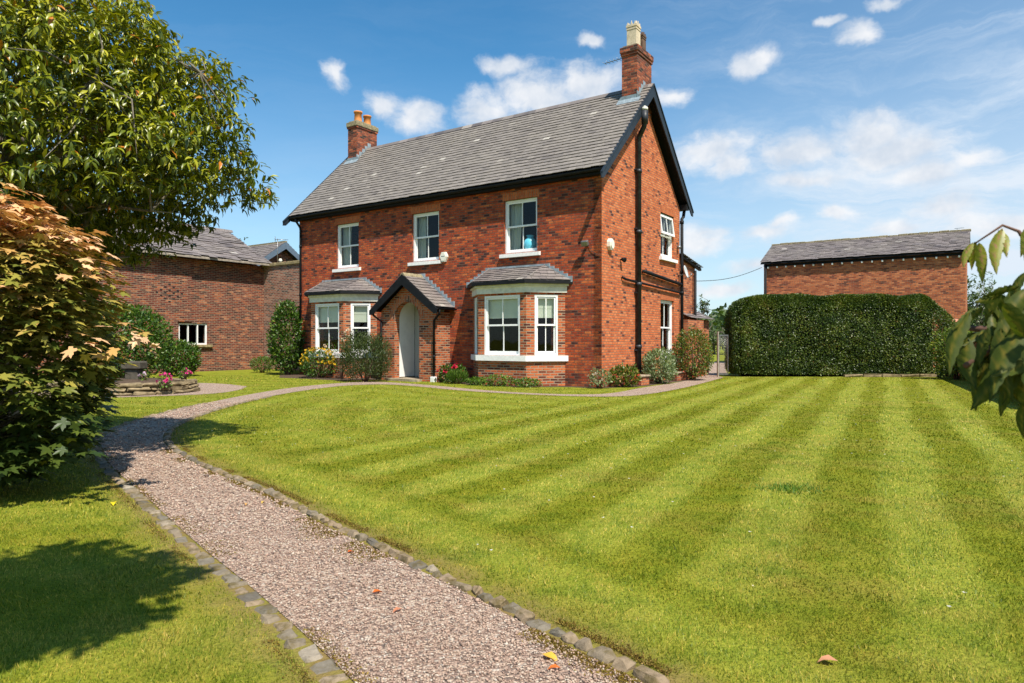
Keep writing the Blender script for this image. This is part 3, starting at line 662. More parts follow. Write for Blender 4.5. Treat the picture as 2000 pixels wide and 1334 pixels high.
def sash(parent, M, w, h, curtain='', blind=0, bars=True, names=('window', 'window_pane', 'curtain', 'blind'), drop=0, tilt=0):
    f = MB(M); fr = .055
    f.box(0, fr, .07, .20, 0, h); f.box(w-fr, w, .07, .20, 0, h); f.box(fr, w-fr, .07, .20, h-fr, h); f.box(fr, w-fr, .07, .21, 0, .045)
    st = .045; mid = h*.5
    def leaf(z0, z1, y, hr0, hr1):
        f.box(fr+.002, fr+st, y, y+.04, z0, z1); f.box(w-fr-st, w-fr-.002, y, y+.04, z0, z1)
        f.box(fr+st, w-fr-st, y, y+.04, z0, z0+hr0); f.box(fr+st, w-fr-st, y, y+.04, z1-hr1, z1)
        if bars: f.box(w/2-.012, w/2+.012, y+.006, y+.034, z0+hr0, z1-hr1)
    leaf(mid-.02, h-fr-.002, .095, .05, .045); leaf(.047, mid+.025-drop, .138, .07, .04)
    win = f.build(names[0], M_white, parent)
    sub = win if names[0] == 'window' else parent
    g = MB(M); g.quad((fr+st,.115,mid+.02),(w-fr-st,.115,mid+.02),(w-fr-st,.115,h-fr-.04),(fr+st,.115,h-fr-.04))
    g.quad((fr+st,.158,.1),(w-fr-st,.158,.1),(w-fr-st,.158,mid-.01-drop),(fr+st,.158,mid-.01-drop)); g.build(names[1], M_glass, sub)
    def curt(a0, a1, b0, b1):
        c = MB(M); n = 24; vs = []; fs = []
        for k, z in enumerate((.02, .3*h, .6*h, h)):
            tt = z/h; x0 = a0*(1-tt)+b0*tt; x1 = a1*(1-tt)+b1*tt
            for i in range(n+1):
                s = i/n; vs.append((x0+(x1-x0)*s, .30+.03*math.sin(s*22+k*.3), z))
        for k in range(3):
            for i in range(n): fs.append((k*(n+1)+i, k*(n+1)+i+1, (k+1)*(n+1)+i+1, (k+1)*(n+1)+i))
        c.add(vs, fs, None, True); return c
    for q in curtain.split():
        if q == 'L': curt(-.02, w*.32, -.02, w*.42).build(names[2], M_curt, sub)
        if q == 'l': curt(-.02, w*.30, -.02, w*.33).build(names[2], M_curt, sub)
        if q == 'R': curt(w*.85, w+.02, w*.80, w+.02).build(names[2], M_curt, sub)
        if q == 'F': curt(-.02, w*.9, -.02, w*.95).build(names[2], M_curt, sub)
    if blind:
        b = MB(M); n = 5; z0 = h*(1-blind)
        for i in range(n):
            za = z0+(h-z0)*i/n; zb = z0+(h-z0)*(i+1)/n
            b.box(.03, w-.03, .225+.006*(i % 2), .235+.006*(i % 2), za, zb-.001)
        b.build(names[3], M_blind, sub)
    return win
def sill(parent, M, w, pj=.09, hgt=.13, ov=.12, z=0.0, name='sill'):
    b = MB(M); b.prism([(-ov,-pj,z-hgt),(-ov,-pj,z-.03),(-ov,.08,z+.0),(-ov,.08,z-hgt)], (w+2*ov, 0, 0)); return b.build(name, M_sill, parent)
def roof_tri(mb, *a): return

# ------------------------------------------------------------------ the farmhouse
HL, HW, EV = 12.64, 5.80, 5.77
house = thing('farmhouse', 'two storey red brick farmhouse with slate roof and white sash windows', 'house', tuple(HO), TH)
W1, W2, W3 = (-10.60,-9.45), (-6.93,-5.78), (-3.23,-2.07)
FZ = (3.86, 5.43)
fh = [(HL+a, HL+b, *FZ) for a, b in (W1, W2, W3)]+[(HL-11.3, HL-8.9, .85, 2.6), (HL-3.95, HL-1.6, .85, 2.6), (HL-7.40, HL-5.62, 0, 2.62)]
FF_ = FR((-HL, 0, 0), (1, 0, 0), (0, -1, 0))
m = MB(FF_); wall(m, HL, EV, fh); m.build('front_wall', M_front, house)
GF = FR((0, 0, 0), (0, 1, 0), (1, 0, 0)); gh = [(4.12, 5.27, 4.0, 5.41), (4.12, 5.27, .80, 2.60)]
m = MB(GF); wall(m, HW-.25, EV, gh, u0=.0); 
AP = 8.62
m.prism([(.0,0,EV),(HW,0,EV),(HW/2,0,AP)], (0, .25, 0)); m.box(HW-.25, HW, 0, .25, 0, EV)
gw = m.build('gable_wall', M_gable, house)
gw.location.x = .003
m = MB(); m.box(-HL+.003, -HL+.25, .25, HW, 0, EV); m.box(-HL+.25, -.25, HW-.25, HW, 0, EV); m.prism([(-HL,0.25,EV),(-HL,HW,EV),(-HL,HW/2,AP)], (.25, 0, 0))
m.build('rear_wall', M_front, house)
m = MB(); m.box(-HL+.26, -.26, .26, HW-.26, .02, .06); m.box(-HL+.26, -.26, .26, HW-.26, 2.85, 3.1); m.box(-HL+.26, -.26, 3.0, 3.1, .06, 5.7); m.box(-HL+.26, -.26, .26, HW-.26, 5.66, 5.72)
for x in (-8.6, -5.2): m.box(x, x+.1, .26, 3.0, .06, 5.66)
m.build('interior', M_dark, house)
# brick heads over openings
for a, b in (W1, W2, W3): m = MB(FF_); m.rot = True; m.box(HL+a-.06, HL+b+.06, -.004, .1, 5.43, 5.66); m.build('window_arch', M_arch, house)
for z in (5.41, 2.60): m = MB(GF); m.rot = True; m.box(4.06, 5.33, -.004, .1, z, z+.23); m.build('window_arch', M_arch, house)
cur = ['L', 'l', 'L R']
for (a, b), c in zip((W1, W2, W3), cur):
    M = FR((a, 0, FZ[0]), (1, 0, 0), (0, -1, 0)); w_ = sash(house, M, b-a, FZ[1]-FZ[0], c, drop=.0)
    sill(w_, M, b-a)
M = FR((0, 4.12, 4.0), (0, 1, 0), (1, 0, 0)); w_ = sash(house, M, 1.15, 1.41, 'L'); sill(w_, M, 1.15, pj=.10)
M = FR((0, 4.12, .80), (0, 1, 0), (1, 0, 0)); w_ = sash(house, M, 1.15, 1.80, 'L'); sill(w_, M, 1.15, pj=.10, hgt=.3)
# the opened top light of the gable window leans out
m = MB(FR((0, 4.12, 4.0), (0, 1, 0), (1, 0, 0))@Matrix.Translation((0,.05,1.35))@Matrix.Rotation(-.13, 4, 'X')@Matrix.Translation((0,0,-.62)))
m.box(.03,.09,-.02,.03,0,.62); m.box(1.06,1.12,-.02,.03,0,.62); m.box(.09,1.06,-.02,.03,0,.07); m.box(.09,1.06,-.02,.03,.56,.62); m.box(.56,.59,-.01,.02,.07,.56)
cs_ = m.build('casement', M_white, house)
m2 = MB(m.M); m2.quad((.09,.0,.07),(1.06,.0,.07),(1.06,.0,.56),(.09,.0,.56)); m2.build('window_pane', M_glass, cs_)
# roof
k = .977; pitch = math.atan(k); S = (HW/2+.30)/math.cos(pitch)
zr = 6.0-.22*k*0; ze = 6.0-.08*k
cp, sp = math.cos(pitch), math.sin(pitch)
x0, x1 = -HL-.28, .28
deck = MB(); 
zt = ze+(HW/2+.30)*k
deck.prism([(x0+.03,-.30,ze-.03),(x0+.03,HW/2,zt-.03),(x0+.03,HW+.30,ze-.03),(x0+.03,HW+.30,ze-.1),(x0+.03,HW/2,zt-.1),(x0+.03,-.30,ze-.1)], (x1-x0-.06, 0, 0))
rf = deck.build('roof', M_black, house)
slates('slates', (x0, -.30, ze), (1,0,0), (0,cp,sp), x1-x0, S, M_slate, rf, ex=.18, wd=.235, seed=2)
slates('slates', (x0, HW+.30, ze), (1,0,0), (0,-cp,sp), x1-x0, S, M_slate, rf, ex=.18, wd=.235, seed=3)
m = MB()
xx = x0
while xx < x1:
    L = min(.45, x1-xx); m.prism([(xx+.003,HW/2-.16,zt-.10+.0),(xx+.003,HW/2-.04,zt+.045),(xx+.003,HW/2+.04,zt+.045),(xx+.003,HW/2+.16,zt-.10)], (L-.006, 0, 0), random.random()); xx += .45
m.build('ridge', M_slate2, rf)
def barge(name, x, th, cy, half, zc, kk, dpt, mat, parent, ext=.0, lip=True):
    """pair of inclined boards in the plane x..x+th meeting at cy"""
    for sg in (-1, 1):
        m = MB(); c = math.sqrt(1+kk*kk)
        y1 = sg*(half+ext)
        P = [(x, cy, zc), (x, cy+y1, zc-(half+ext)*kk), (x, cy+y1, zc-(half+ext)*kk-dpt*.55), (x, cy+y1-sg*dpt*.45, zc-(half+ext)*kk-dpt*.5), (x, cy, zc-dpt*c)]
        m.prism(P, (th, 0, 0)); 
        if lip: m.prism([(x-.01, cy, zc+.02), (x-.01, cy+y1, zc+.02-(half+ext)*kk), (x-.01, cy+y1, zc-.03-(half+ext)*kk), (x-.01, cy, zc-.03)], (th+.035, 0, 0))
        m.build(name, mat, parent)
barge('bargeboard', .25, .035, HW/2, HW/2+.30, zt+.02, k, .27, M_barge, house, ext=.24)
barge('bargeboard', x0-.005, .035, HW/2, HW/2+.30, zt+.02, k, .27, M_barge, house, ext=.24)
# soffit, fascia and gutter
m = MB(); m.box(-HL-.24, .25, -.20, -.002, 5.75, 5.79); m.box(-HL-.24, .25, -.22, -.19, 5.77, 5.92)
m.box(-HL-.24, .25, HW+.002, HW+.22, 5.72, 5.90)
m.build('fascia', M_black, house)
def gutter(mb, p0, p1, r=.06):
    p0, p1 = Vector(p0), Vector(p1); d = (p1-p0).normalized(); s = Vector((0,0,1)).cross(d)
    vs = []; n = 8
    for p in (p0, p1):
        for rr in (r, r-.008):
            for i in range(n+1):
                a = math.pi*i/n; vs.append(p+s*math.cos(a)*rr-Vector((0,0,1))*math.sin(a)*rr)
    N = n+1; fs = [(i, i+1, 2*N+i+1, 2*N+i) for i in range(n)]+[(N+i, 3*N+i, 3*N+i+1, N+i+1) for i in range(n)]
    fs += [(0,2*N,3*N,N),(n,N+n,3*N+n,2*N+n)]+[(i,N+i,N+i+1,i+1) for i in range(n)]+[(2*N+i,2*N+i+1,3*N+i+1,3*N+i) for i in range(n)]
    mb.add(vs, fs, None, False)
m = MB(); gutter(m, (-HL-.22, -.285, 5.87), (.24, -.285, 5.87)); m.build('gutter', M_black, house)
m = MB(); gutter(m, (-HL-.22, HW+.285, 5.87), (.24, HW+.285, 5.87)); m.build('gutter', M_black, house)
def pipe(mb, pts, r=.04, sockets=()):
    mb.tube(pts, r, 10)
    for z in sockets:
        x, y = pts[-1][0], pts[-1][1]; mb.tube([(x,y,z-.05),(x,y,z+.05)], r*1.25, 10)
m = MB(); pipe(m, [(-12.49,-.285,5.80),(-12.49,-.26,5.70),(-12.49,-.09,5.50),(-12.49,-.075,5.4),(-12.49,-.075,.1)], .042, (4.8, 3.0, 1.2)); m.build('downpipe', M_black, house)
m = MB(); pipe(m, [(.09,HW+.22,5.78),(.09,HW+.12,5.50),(.09,HW-.02,5.42),(.09,HW-.02,.12)], .055, (5.3, 3.6, 2.9, 1.2)); m.build('downpipe', M_black, house)
# soil stack with top bends, and waste pipes
m = MB(); pipe(m, [(.36,2.05,8.12),(.36,2.05,7.66),(.33,2.07,7.56),(.17,2.15,7.36),(.11,2.19,7.26),(.11,2.19,.14)], .078, (6.3, 4.5, 2.95, 1.1)); m.tube([(.36,2.05,7.62),(.36,2.05,8.0)], .10, 10)
for z in (6.35, 4.6, 2.7, 1.0): m.box(.0, .1, 2.08, 2.30, z-.02, z+.02)
m.build('soil_stack', plain('worn black iron', (.02, .023, .028), .5, .4, .9, 5), house)
m = MB(); m.lathe((.36,2.05,8.02), [(.09,0),(.095,.06),(.07,.10),(.03,.13)], 12); m.build('vent_cowl', M_plastic, house)
m = MB(); pipe(m, [(.02,1.21,3.10),(.075,1.24,3.06),(.075,1.35,3.04),(.075,5.72,2.90)], .035); m.tube([(.02,2.64,3.38),(.10,2.70,3.36)], .05, 10); m.tube([(.09,2.64,3.37),(.09,5.78,3.18)], .055, 10); m.build('waste_pipe', M_black, house)
# chimneys
def pot_round(cx, cy, z, r, h, mat, par):
    m = MB(); m.lathe((cx,cy,z-.03), [(r*1.12,0),(r*1.12,.05),(r*1.02,.09),(r*.92,h*.82),(r*1.12,h*.84),(r*1.15,h*.98),(r*.95,h),(r*.8,h),(r*.78,h*.8)], 16); return m.build('chimney_pot', mat, par)
def pot_square(cx, cy, z, s, h, mat, par):
    m = MB(); m.box(cx-s,cx+s,cy-s,cy+s,z-.03,z+h*.62); b = s*1.06; m.box(cx-b,cx+b,cy-b,cy+b,z+h*.66,z+h*.72); m.box(cx-s*.97,cx+s*.97,cy-s*.97,cy+s*.97,z+h*.62,z+h*.66)
    m.box(cx-s*.97,cx+s*.97,cy-s*.97,cy+s*.97,z+h*.72,z+h*.76); b = s*1.12; m.box(cx-b,cx+b,cy-b,cy+b,z+h*.76,z+h*.84)
    for i, (ax, ay) in enumerate(((1,0),(-1,0),(0,1),(0,-1))):
        for j in (-1,0,1):
            a = s*.36; hh = h*(1.0 if j == 0 else .96)
            c = (cx+ax*b*.93+(ay != 0)*j*b*.66, cy+ay*b*.93+(ax != 0)*j*b*.66)
            t_ = (0,1) if ax else (1,0)
            m.prism([(c[0]-t_[0]*a*.6-ax*.0, c[1]-t_[1]*a*.6, z+h*.84),(c[0]+t_[0]*a*.6, c[1]+t_[1]*a*.6, z+h*.84),(c[0], c[1], z+hh)], (-ax*.03, -ay*.03, 0))
    m.box(cx-b*.7,cx+b*.7,cy-b*.7,cy+b*.7,z+h*.84,z+h*.86)
    return m.build('chimney_pot', mat, par)
def chimney(xa, xb, ya, yb, zb, zt_, lead_side):
    m = MB(); m.box(xa, xb, ya, yb, zb, zt_-.25); m.box(xa-.03, xb+.03, ya-.03, yb+.03, zt_-.25, zt_-.18)
    ch = m.build('chimney', M_chim, house)
    m = MB(); m.bevbox(xa-.055, xb+.055, ya-.055, yb+.055, zt_-.18, zt_, .015); c = m.build('chimney_cap', M_chim if lead_side else M_mortar, ch)
    m = MB(); m.prism([(xa+.02,ya+.02,zt_),(xb-.02,ya+.02,zt_),(xb-.02,yb-.02,zt_),(xa+.02,yb-.02,zt_)], (0,0,.05)); m.build('flaunching', M_mortar, ch)
    m = MB()
    # apron at the foot and stepped flashing up the side
    zy = lambda y: ze+(y+.30)*k
    m.add([(xa-.12,ya-.16,zy(ya-.16)+.045),(xb+.12,ya-.16,zy(ya-.16)+.045),(xb+.12,ya-.005,zy(ya)+.06),(xa-.12,ya-.005,zy(ya)+.06),(xa-.02,ya-.008,zy(ya)+.16),(xb+.02,ya-.008,zy(ya)+.16)], [(0,1,2,3),(3,2,5,4)])
    y = ya; sx = xb+.006
    while y < HW/2:
        m.box(xb+.0, sx, y-.02, y+.16, zy(y)-.02, zy(y+.16)+.10); y += .15
    m.build('lead_flashing', M_lead, ch); return ch
c1 = chimney(-.52, -.02, 2.36, 3.44, 8.2, 10.16, True)
pot_square(-.27, 2.66, 10.2, .155, .80, M_buff, c1); pot_square(-.27, 3.16, 10.2, .13, .66, M_sooty, c1)
c2 = chimney(-12.55, -12.04, 2.3, 3.4, 8.2, 10.05, False)
pot_round(-12.29, 2.60, 10.08, .155, .50, M_terra, c2); pot_round(-12.29, 3.10, 10.08, .15, .46, M_terra, c2)
# bay windows
def bay(dx, bars_r=True):
    p = .786; A, B, C, D = -3.60+dx, -1.926+dx, -1.14+dx, -4.386+dx
    s2 = math.sqrt(.5)
    outline = lambda o: [(D-o*1.2, 0), (A-o*.41, -p-o), (B+o*.41, -p-o), (C+o*1.2, 0)]   # offset outward
    root = MB()
    root.prism([(x,y,0) for x,y in outline(0)], (0,0,.72))
    # piers
    q = outline(0)
    def faces():
        yield FR((A, -p, 0), (1,0,0), (0,-1,0)), B-A
        yield FR((B, -p, 0), (s2,s2,0), (s2,-s2,0)), p/s2
        yield FR((D, 0, 0), (s2,-s2,0), (-s2,-s2,0)), p/s2
    ops = [(.27, 1.68-.27+ .10), (.30, .95), (.20, .85)]
    ops = [(.22, 1.46), (.24, .90), (.21, .87)]
    for (M, L), (a, b) in zip(faces(), ops):
        root.M = M; wall(root, L, 2.66, [(a, b, .86, 2.56)], th=.14, z0=.72)
    root.M = None; bw = root.build('bay_window', M_porch, house)
    for (M, L), (a, b) in zip(faces(), ops):
        bl = .38
        sash(bw, M@Matrix.Translation((a, -.06, .86)), b-a, 1.70, '', bl, bars=(True if dx == 0 else L > 1.5), names=('window_frame','window_pane','curtain','blind'))
    def ring(o0, o1, z0, z1, name, mat):
        m = MB(); a_, b_ = outline(o0), outline(o1)
        for i in range(3):
            (ax,ay),(bx,by) = a_[i],a_[i+1]; (cx,cy),(dx_,dy) = b_[i],b_[i+1]
            m.add([(ax,ay,z0),(bx,by,z0),(bx,by,z1),(ax,ay,z1),(cx,cy,z0),(dx_,dy,z0),(dx_,dy,z1),(cx,cy,z1)], [(0,1,2,3),(4,7,6,5),(3,2,6,7),(0,4,5,1)])
        for i in (0,3):
            (ax,ay),(cx,cy) = a_[i],b_[i]; m.add([(ax,ay,z0),(cx,cy,z0),(cx,cy,z1),(ax,ay,z1)], [(0,1,2,3)])
        return m.build(name, mat, bw)
    ring(-.02, .085, .70, .855, 'sill', M_sill)
    ring(-.15, .05, 2.62, 2.80, 'cornice', M_cream); ring(-.15, .10, 2.801, 2.90, 'cornice', M_cream)
    ring(.10, .21, 2.86, 2.95, 'gutter', M_black); ring(-.2, .102, 2.901, 2.945, 'soffit', M_black)
    # hipped slate roof
    o = .2; E = outline(o); zt2 = 3.42; T = [(A-.15, -.02), (B+.15, -.02)]
    rm = MB(); rm.add([(E[0][0],0,2.95),(E[1][0],E[1][1],2.95),(E[2][0],E[2][1],2.95),(E[3][0],0,2.95),(T[0][0],0,zt2),(T[1][0],0,zt2)], [(0,1,4),(1,2,5,4),(2,3,5)])
    ro = rm.build('bay_roof', M_slate2, bw)
    for i, (P0, P1, Q0, Q1) in enumerate([(E[1],E[2],T[0],T[1]), (E[2],E[3],T[1],T[1]), (E[0],E[1],T[0],T[0])]):
        P0 = np.array([*P0, 2.955]); P1 = np.array([*P1, 2.955]); Q0 = np.array([*Q0, zt2+.005]); Q1 = np.array([*Q1, zt2+.005])
        u = P1-P0; L = np.linalg.norm(u); u /= L; mid = Q0-P0; a0 = mid@u; vv = mid-a0*u; S_ = np.linalg.norm(vv); vv /= S_; a1 = (Q1-P0)@u
        slates('slates', P0, u, vv, L, S_, M_slate2, bw, ex=.16, wd=.22, rng_u=lambda s, a0=a0, a1=a1, L=L, S_=S_: (a0*s/S_, L+(a1-L)*s/S_), seed=5+i, thick=.008)
    for (a, b) in ((E[1],T[0]),(E[2],T[1])): m = MB(); m.tube([(a[0],a[1],2.97),(b[0],b[1],zt2+.03)], .018, 6); m.build('hip_tile', M_slate2, bw)
    m = MB(); m.box(T[0][0]-.1, T[1][0]+.1, -.06, -.003, zt2-.03, zt2+.05)
    for (a, b, sg) in ((E[3],T[1],1),(E[0],T[0],-1)):
        for i in range(6):
            f0, f1 = i/6, (i+1)/6; xa_ = b[0]+(a[0]-b[0])*f0; xb_ = b[0]+(a[0]-b[0])*f1; z = zt2+(2.95-zt2)*f0
            m.box(min(xa_,xb_), max(xa_,xb_), -.05, -.003, z-.12, z+.05)
    m.build('lead_flashing', M_lead, bw)
bay(0); bay(-7.42)
# porch
def porch():
    x0, x1, p = -7.68, -5.32, .66; cx = -6.5; oc, orr, sz = -6.55, .53, 1.98; th = .22
    k2 = .768; zap = 3.17
    m = MB(); N = 14
    def topz(x): return zap-.0-abs(x-cx)*k2-.02
    arc = [(oc+orr*math.cos(math.pi-math.pi*i/N), sz+orr*math.sin(math.pi*i/N)) for i in range(N+1)]
    for y in (-p, -p+th):
        m.quad((x0,y,0),(oc-orr,y,0),(oc-orr,y,sz),(x0,y,sz)); m.quad((oc+orr,y,0),(x1,y,0),(x1,y,sz),(oc+orr,y,sz))
        m.quad((x0,y,sz),(oc-orr,y,sz),(oc-orr,y,topz(oc-orr)),(x0,y,topz(x0))); m.quad((oc+orr,y,sz),(x1,y,sz),(x1,y,topz(x1)),(oc+orr,y,topz(oc+orr)))
        for (a, b), (c, d) in zip(arc[:-1], arc[1:]):
            m.quad((a,y,b),(c,y,d),(c,y,topz(c)),(a,y,topz(a)))
    for (a, b), (c, d) in zip(arc[:-1], arc[1:]): m.quad((a,-p,b),(c,-p,d),(c,-p+th,d),(a,-p+th,b))
    for x in (oc-orr, oc+orr): m.quad((x,-p,0),(x,-p,sz),(x,-p+th,sz),(x,-p+th,0))
    for xa, xb in ((x0, x0+.22), (x1-.22, x1)): m.box(xa, xb, -p+th if 0 else -p+.001, -.002, 0, sz+.18)
    pr = m.build('porch', M_porch, house)
    m = MB(); m.rot = True
    for i in range(N):
        a0, a1 = math.pi*i/N, math.pi*(i+1)/N; r0, r1 = orr, orr+.22
        P = [(oc+r*math.cos(a), -p-.005, sz+r*math.sin(a)) for r, a in ((r0,a0),(r1,a0),(r1,a1),(r0,a1))]
        m.prism(P, (0,.05,0))
    m.build('arch_ring', M_porch, pr)
    # lining and door
    m = MB(); m.box(x0+.23, oc-orr+.0, -p+th+.002, .28, .1, 2.55); m.box(oc+orr, x1-.23, -p+th+.002, .28, .1, 2.55); m.box(x0+.23, x1-.23, -p+th+.002, .28, 2.55, 2.6); 
    m.build('lining', M_lining, pr)
    m = MB(); m.box(oc-orr+.01, oc+orr-.01, .285, .33, .08, 2.55)
    for a in range(2):
        for z0_, z1_ in ((.3, .95), (1.1, 2.3)): m.box(oc-.42+a*.46, oc-.42+a*.46+.36, .272, .286, z0_, z1_)
    dr = m.build('door', M_door, pr)
    m = MB(); m.lathe((oc+.40,.27,1.05), [(.02,0),(.03,.03),(.03,.05),(.01,.06)], 10, axis=(0,-1,0)); m.build('handle', M_metal, dr)
    m = MB(); m.box(oc-orr-.12, oc+orr+.12, -p-.25, .28, .0, .075); m.build('step', M_stone, pr)
    # roof
    zr2 = 3.36; hf = 1.38; yf = -.92; S_ = hf*math.sqrt(1+k2*k2); c, s_ = 1/math.sqrt(1+k2*k2), k2/math.sqrt(1+k2*k2)
    zz = zr2-hf*k2
    d = MB(); d.prism([(cx-hf,yf+.03,zz-.02),(cx,yf+.03,zr2-.02),(cx+hf,yf+.03,zz-.02),(cx+hf,yf+.03,zz-.08),(cx,yf+.03,zr2-.09),(cx-hf,yf+.03,zz-.08)], (0,-yf-.04,0))
    ro = d.build('porch_roof', M_black, pr)
    slates('slates', (cx+hf, yf, zz), (0,1,0), (-c,0,s_), -yf-.01, S_, M_slate2, pr, ex=.17, wd=.24, seed=8)
    slates('slates', (cx-hf, yf, zz), (0,1,0), (c,0,s_), -yf-.01, S_, M_slate2, pr, ex=.17, wd=.24, seed=9)
    m = MB(); m.prism([(cx-.11,yf,zr2-.05),(cx-.03,yf,zr2+.06),(cx+.03,yf,zr2+.06),(cx+.11,yf,zr2-.05)], (0,-yf-.01,0)); m.build('ridge', M_mortar, pr)
    for sg in (-1, 1):
        m = MB(); e = hf+.06
        m.prism([(cx,yf-.03,zr2+.0),(cx+sg*e,yf-.03,zr2-e*k2),(cx+sg*e,yf-.03,zr2-e*k2-.14),(cx+sg*(e-.12),yf-.03,zr2-e*k2-.15),(cx,yf-.03,zr2-.33)], (0,.035,0)); m.build('bargeboard', M_black, pr)
        m = MB(); gutter(m, (cx+sg*(hf+.05), yf+.02, zz-.03), (cx+sg*(hf+.05), -.02, zz-.03), .05); m.build('gutter', M_black, pr)
        m = MB(); xx = (x1-.05) if sg > 0 else x0+.05
        pipe(m, [(cx+sg*(hf+.05),-.80,zz-.07),(cx+sg*(hf+.03),-.78,zz-.2),(xx,-.71,zz-.4),(xx,-.71,.16)], .036, (.78,)); m.build('downpipe', M_black, pr)
    m = MB(); m.bevbox(x1-.13, x1+.03, -.80, -.66, 0, .17, .01); m.build('drain_shoe', M_sill, pr)
    m = MB(); 
    for i in range(9):
        a = i/9*hf; m.box(cx+a, cx+a+hf/9+.0, -.05, -.003, zr2-a*k2-.10, zr2-a*k2+.09)
        m.box(cx-a-hf/9, cx-a, -.05, -.003, zr2-a*k2-.10, zr2-a*k2+.09)
    m.build('lead_flashing', M_lead, pr)
porch()
# rear wing seen past the gable
m = MB(); m.box(-5, -.1, HW+.01, 7.6, 0, 3.95); m.prism([(-.1,HW+.01,3.95),(-.1,7.6,3.95),(-.1,HW+.01,4.18)], (-4.9,0,0)); rw = m.build('rear_wing', M_barn, house)
slates('slates', (-5, 7.95, 3.94), (1,0,0), (0,-.989,.148), 5.1, 2.12, M_slate2, house, ex=.2, seed=12)
m = MB(); m.prism([(.02,7.95,3.93),(.02,7.95,3.84),(.02,5.85,4.15),(.02,5.85,4.24)], (-.1,0,0)); m.tube([(.0,7.35,3.8),(.0,7.35,0)], .05, 8); m.build('bargeboard', M_black, house)
m = MB(); m.box(-3, .05, 7.601, 8.7, 0, 2.05); m.build('lean_to', M_barn, house)
slates('slates', (.25, 6.3, 2.05), (0,1,0), (-.9,0,.43), 2.5, 1.0, M_slate2, house, ex=.2, seed=13)
m = MB(); m.box(-.7, .24, 5.95, 7.55, 0, 2.0); m.build('lean_to', M_barn, house)

def HP(x, y, z): v = HO+XH*x+YH*y; return (v[0], v[1], z)
# fittings on the house, each its own thing
def fit(name, label, cat, x, y, z, group=None): return thing(name, label, cat, HP(x, y, z), TH, group)
a = fit('alarm_box', 'ivory hexagonal alarm box on the front wall beside the middle upstairs window', 'alarm box', -5.53, 0, 3.93)
m = MB(); n6 = [(.15*math.cos(R(60*i+0)), .17*math.sin(R(60*i+0))*(1.1 if i > 3 else 1)) for i in range(6)]
m.prism([(x, -.08, z) for x, z in n6], (0, .08, 0)); m.prism([(x*.8, -.10, z*.8) for x, z in n6], (0, .02, 0)); m.build('cover', M_plastic, a)
m = MB(); m.box(-.07, .07, -.1025, -.1003, .0, .022); m.build('badge', M_metal, a)
a = fit('alarm_box', 'rounded ivory alarm box on the gable near the house corner', 'alarm box', 0, .43, 3.93)
m = MB(); n8 = [(.13*math.cos(R(45*i+22)), .17*math.sin(R(45*i+22))) for i in range(8)]
m.prism([(.10, y, z) for y, z in n8], (-.10, 0, 0)); m.prism([(.13, y*.75, z*.75) for y, z in n8], (-.03, 0, 0)); m.build('cover', M_plastic, a)
a = fit('floodlight', 'grey security floodlight on the front wall near the house corner', 'floodlight', -.42, 0, 3.93)
m = MB(); m.box(-.03, .03, -.10, -.001, -.03, .03); m.M = Matrix.Translation((0,-.17,0))@Matrix.Rotation(.5, 4, 'X'); m.bevbox(-.10, .10, -.05, .05, -.07, .07, .012); m.build('lamp_head', M_metal, a)
m = MB(); m.tube([(.03,-.02,-.04),(.12,-.02,-.2),(.28,-.02,-.32),(.40,-.02,-.33)], .008, 5); m.build('cord', M_cable, a)
a = fit('floodlight', 'small black spotlight on the gable wall beside the soil pipe', 'floodlight', 0, 1.15, 3.58)
m = MB(); m.box(.001, .08, -.02, .02, -.02, .02); m.lathe((.10,0,.0), [(.04,-.06),(.06,.0),(.075,.06),(.06,.065)], 12, axis=(.8,-.3,-.25)); m.build('lamp_head', M_black, a)
a = fit('wall_light', 'tiny grey fitting high on the gable beside the rear downpipe', 'wall light', 0, 5.55, 4.45)
m = MB(); m.box(.001,.05,-.03,.03,-.03,.03); m.lathe((.08,0,-.02), [(.04,-.05),(.07,0),(.05,.05)], 10); m.build('lamp_head', M_metal, a)
a = fit('satellite_dish', 'pale grey satellite dish fixed to the gable below the upstairs window', 'satellite dish', 0, 5.66, 3.5)
m = MB(); prof = [(.02,0)]+[(.225*i/6, .055*(i/6)**2) for i in range(1, 7)]+[(.22,.062),(.15,.035),(.02,.012)]; m.lathe((.2,.08,.1), prof, 20, axis=(.93,.12,.25)); m.build('reflector', plain('dish grey', (.5,.52,.52), .5), a)
m = MB(); m.tube([(.0,.0,0),(.12,.02,0),(.2,.08,.08)], .018, 6); m.tube([(.2,.08,.06),(.22,.08,-.1),(.42,.12,-.02)], .01, 5); m.lathe((.42,.12,-.03), [(.02,0),(.03,.03),(.02,.07)], 8); m.build('bracket', M_metal, a)
def aerial(a, top, bl, az, els=7):
    m = MB(); m.tube([(0,0,0),(0,0,top)], .017, 6); m.build('mast', M_metal, a)
    d = Vector((math.cos(az), math.sin(az), 0)); s = Vector((-d.y, d.x, 0)); c = Vector((0,0,top-.03)); m = MB()
    m.tube([c-d*.12, c+d*bl], .012, 5)
    for i in range(els): q = c+d*(bl*i/(els-1)); L = .16-.05*i/els; m.tube([q-s*L, q+s*L], .006, 4)
    q = c-d*.1; m.tube([q-Vector((0,0,.12))-s*.12, q+Vector((0,0,.12))-s*.12], .008, 4); m.tube([q-Vector((0,0,.12))+s*.12, q+Vector((0,0,.12))+s*.12], .008, 4)
    m.tube([q-Vector((0,0,.1))-s*.14, q-Vector((0,0,.1))+s*.14], .008, 4); m.tube([q+Vector((0,0,.1))-s*.14, q+Vector((0,0,.1))+s*.14], .008, 4); m.build('aerial_boom', M_metal, a)
a = fit('television_aerial', 'thin television aerial strapped to the right-hand brick chimney', 'aerial', -.56, 2.75, 9.35); aerial(a, .72, .78, math.pi-.1)
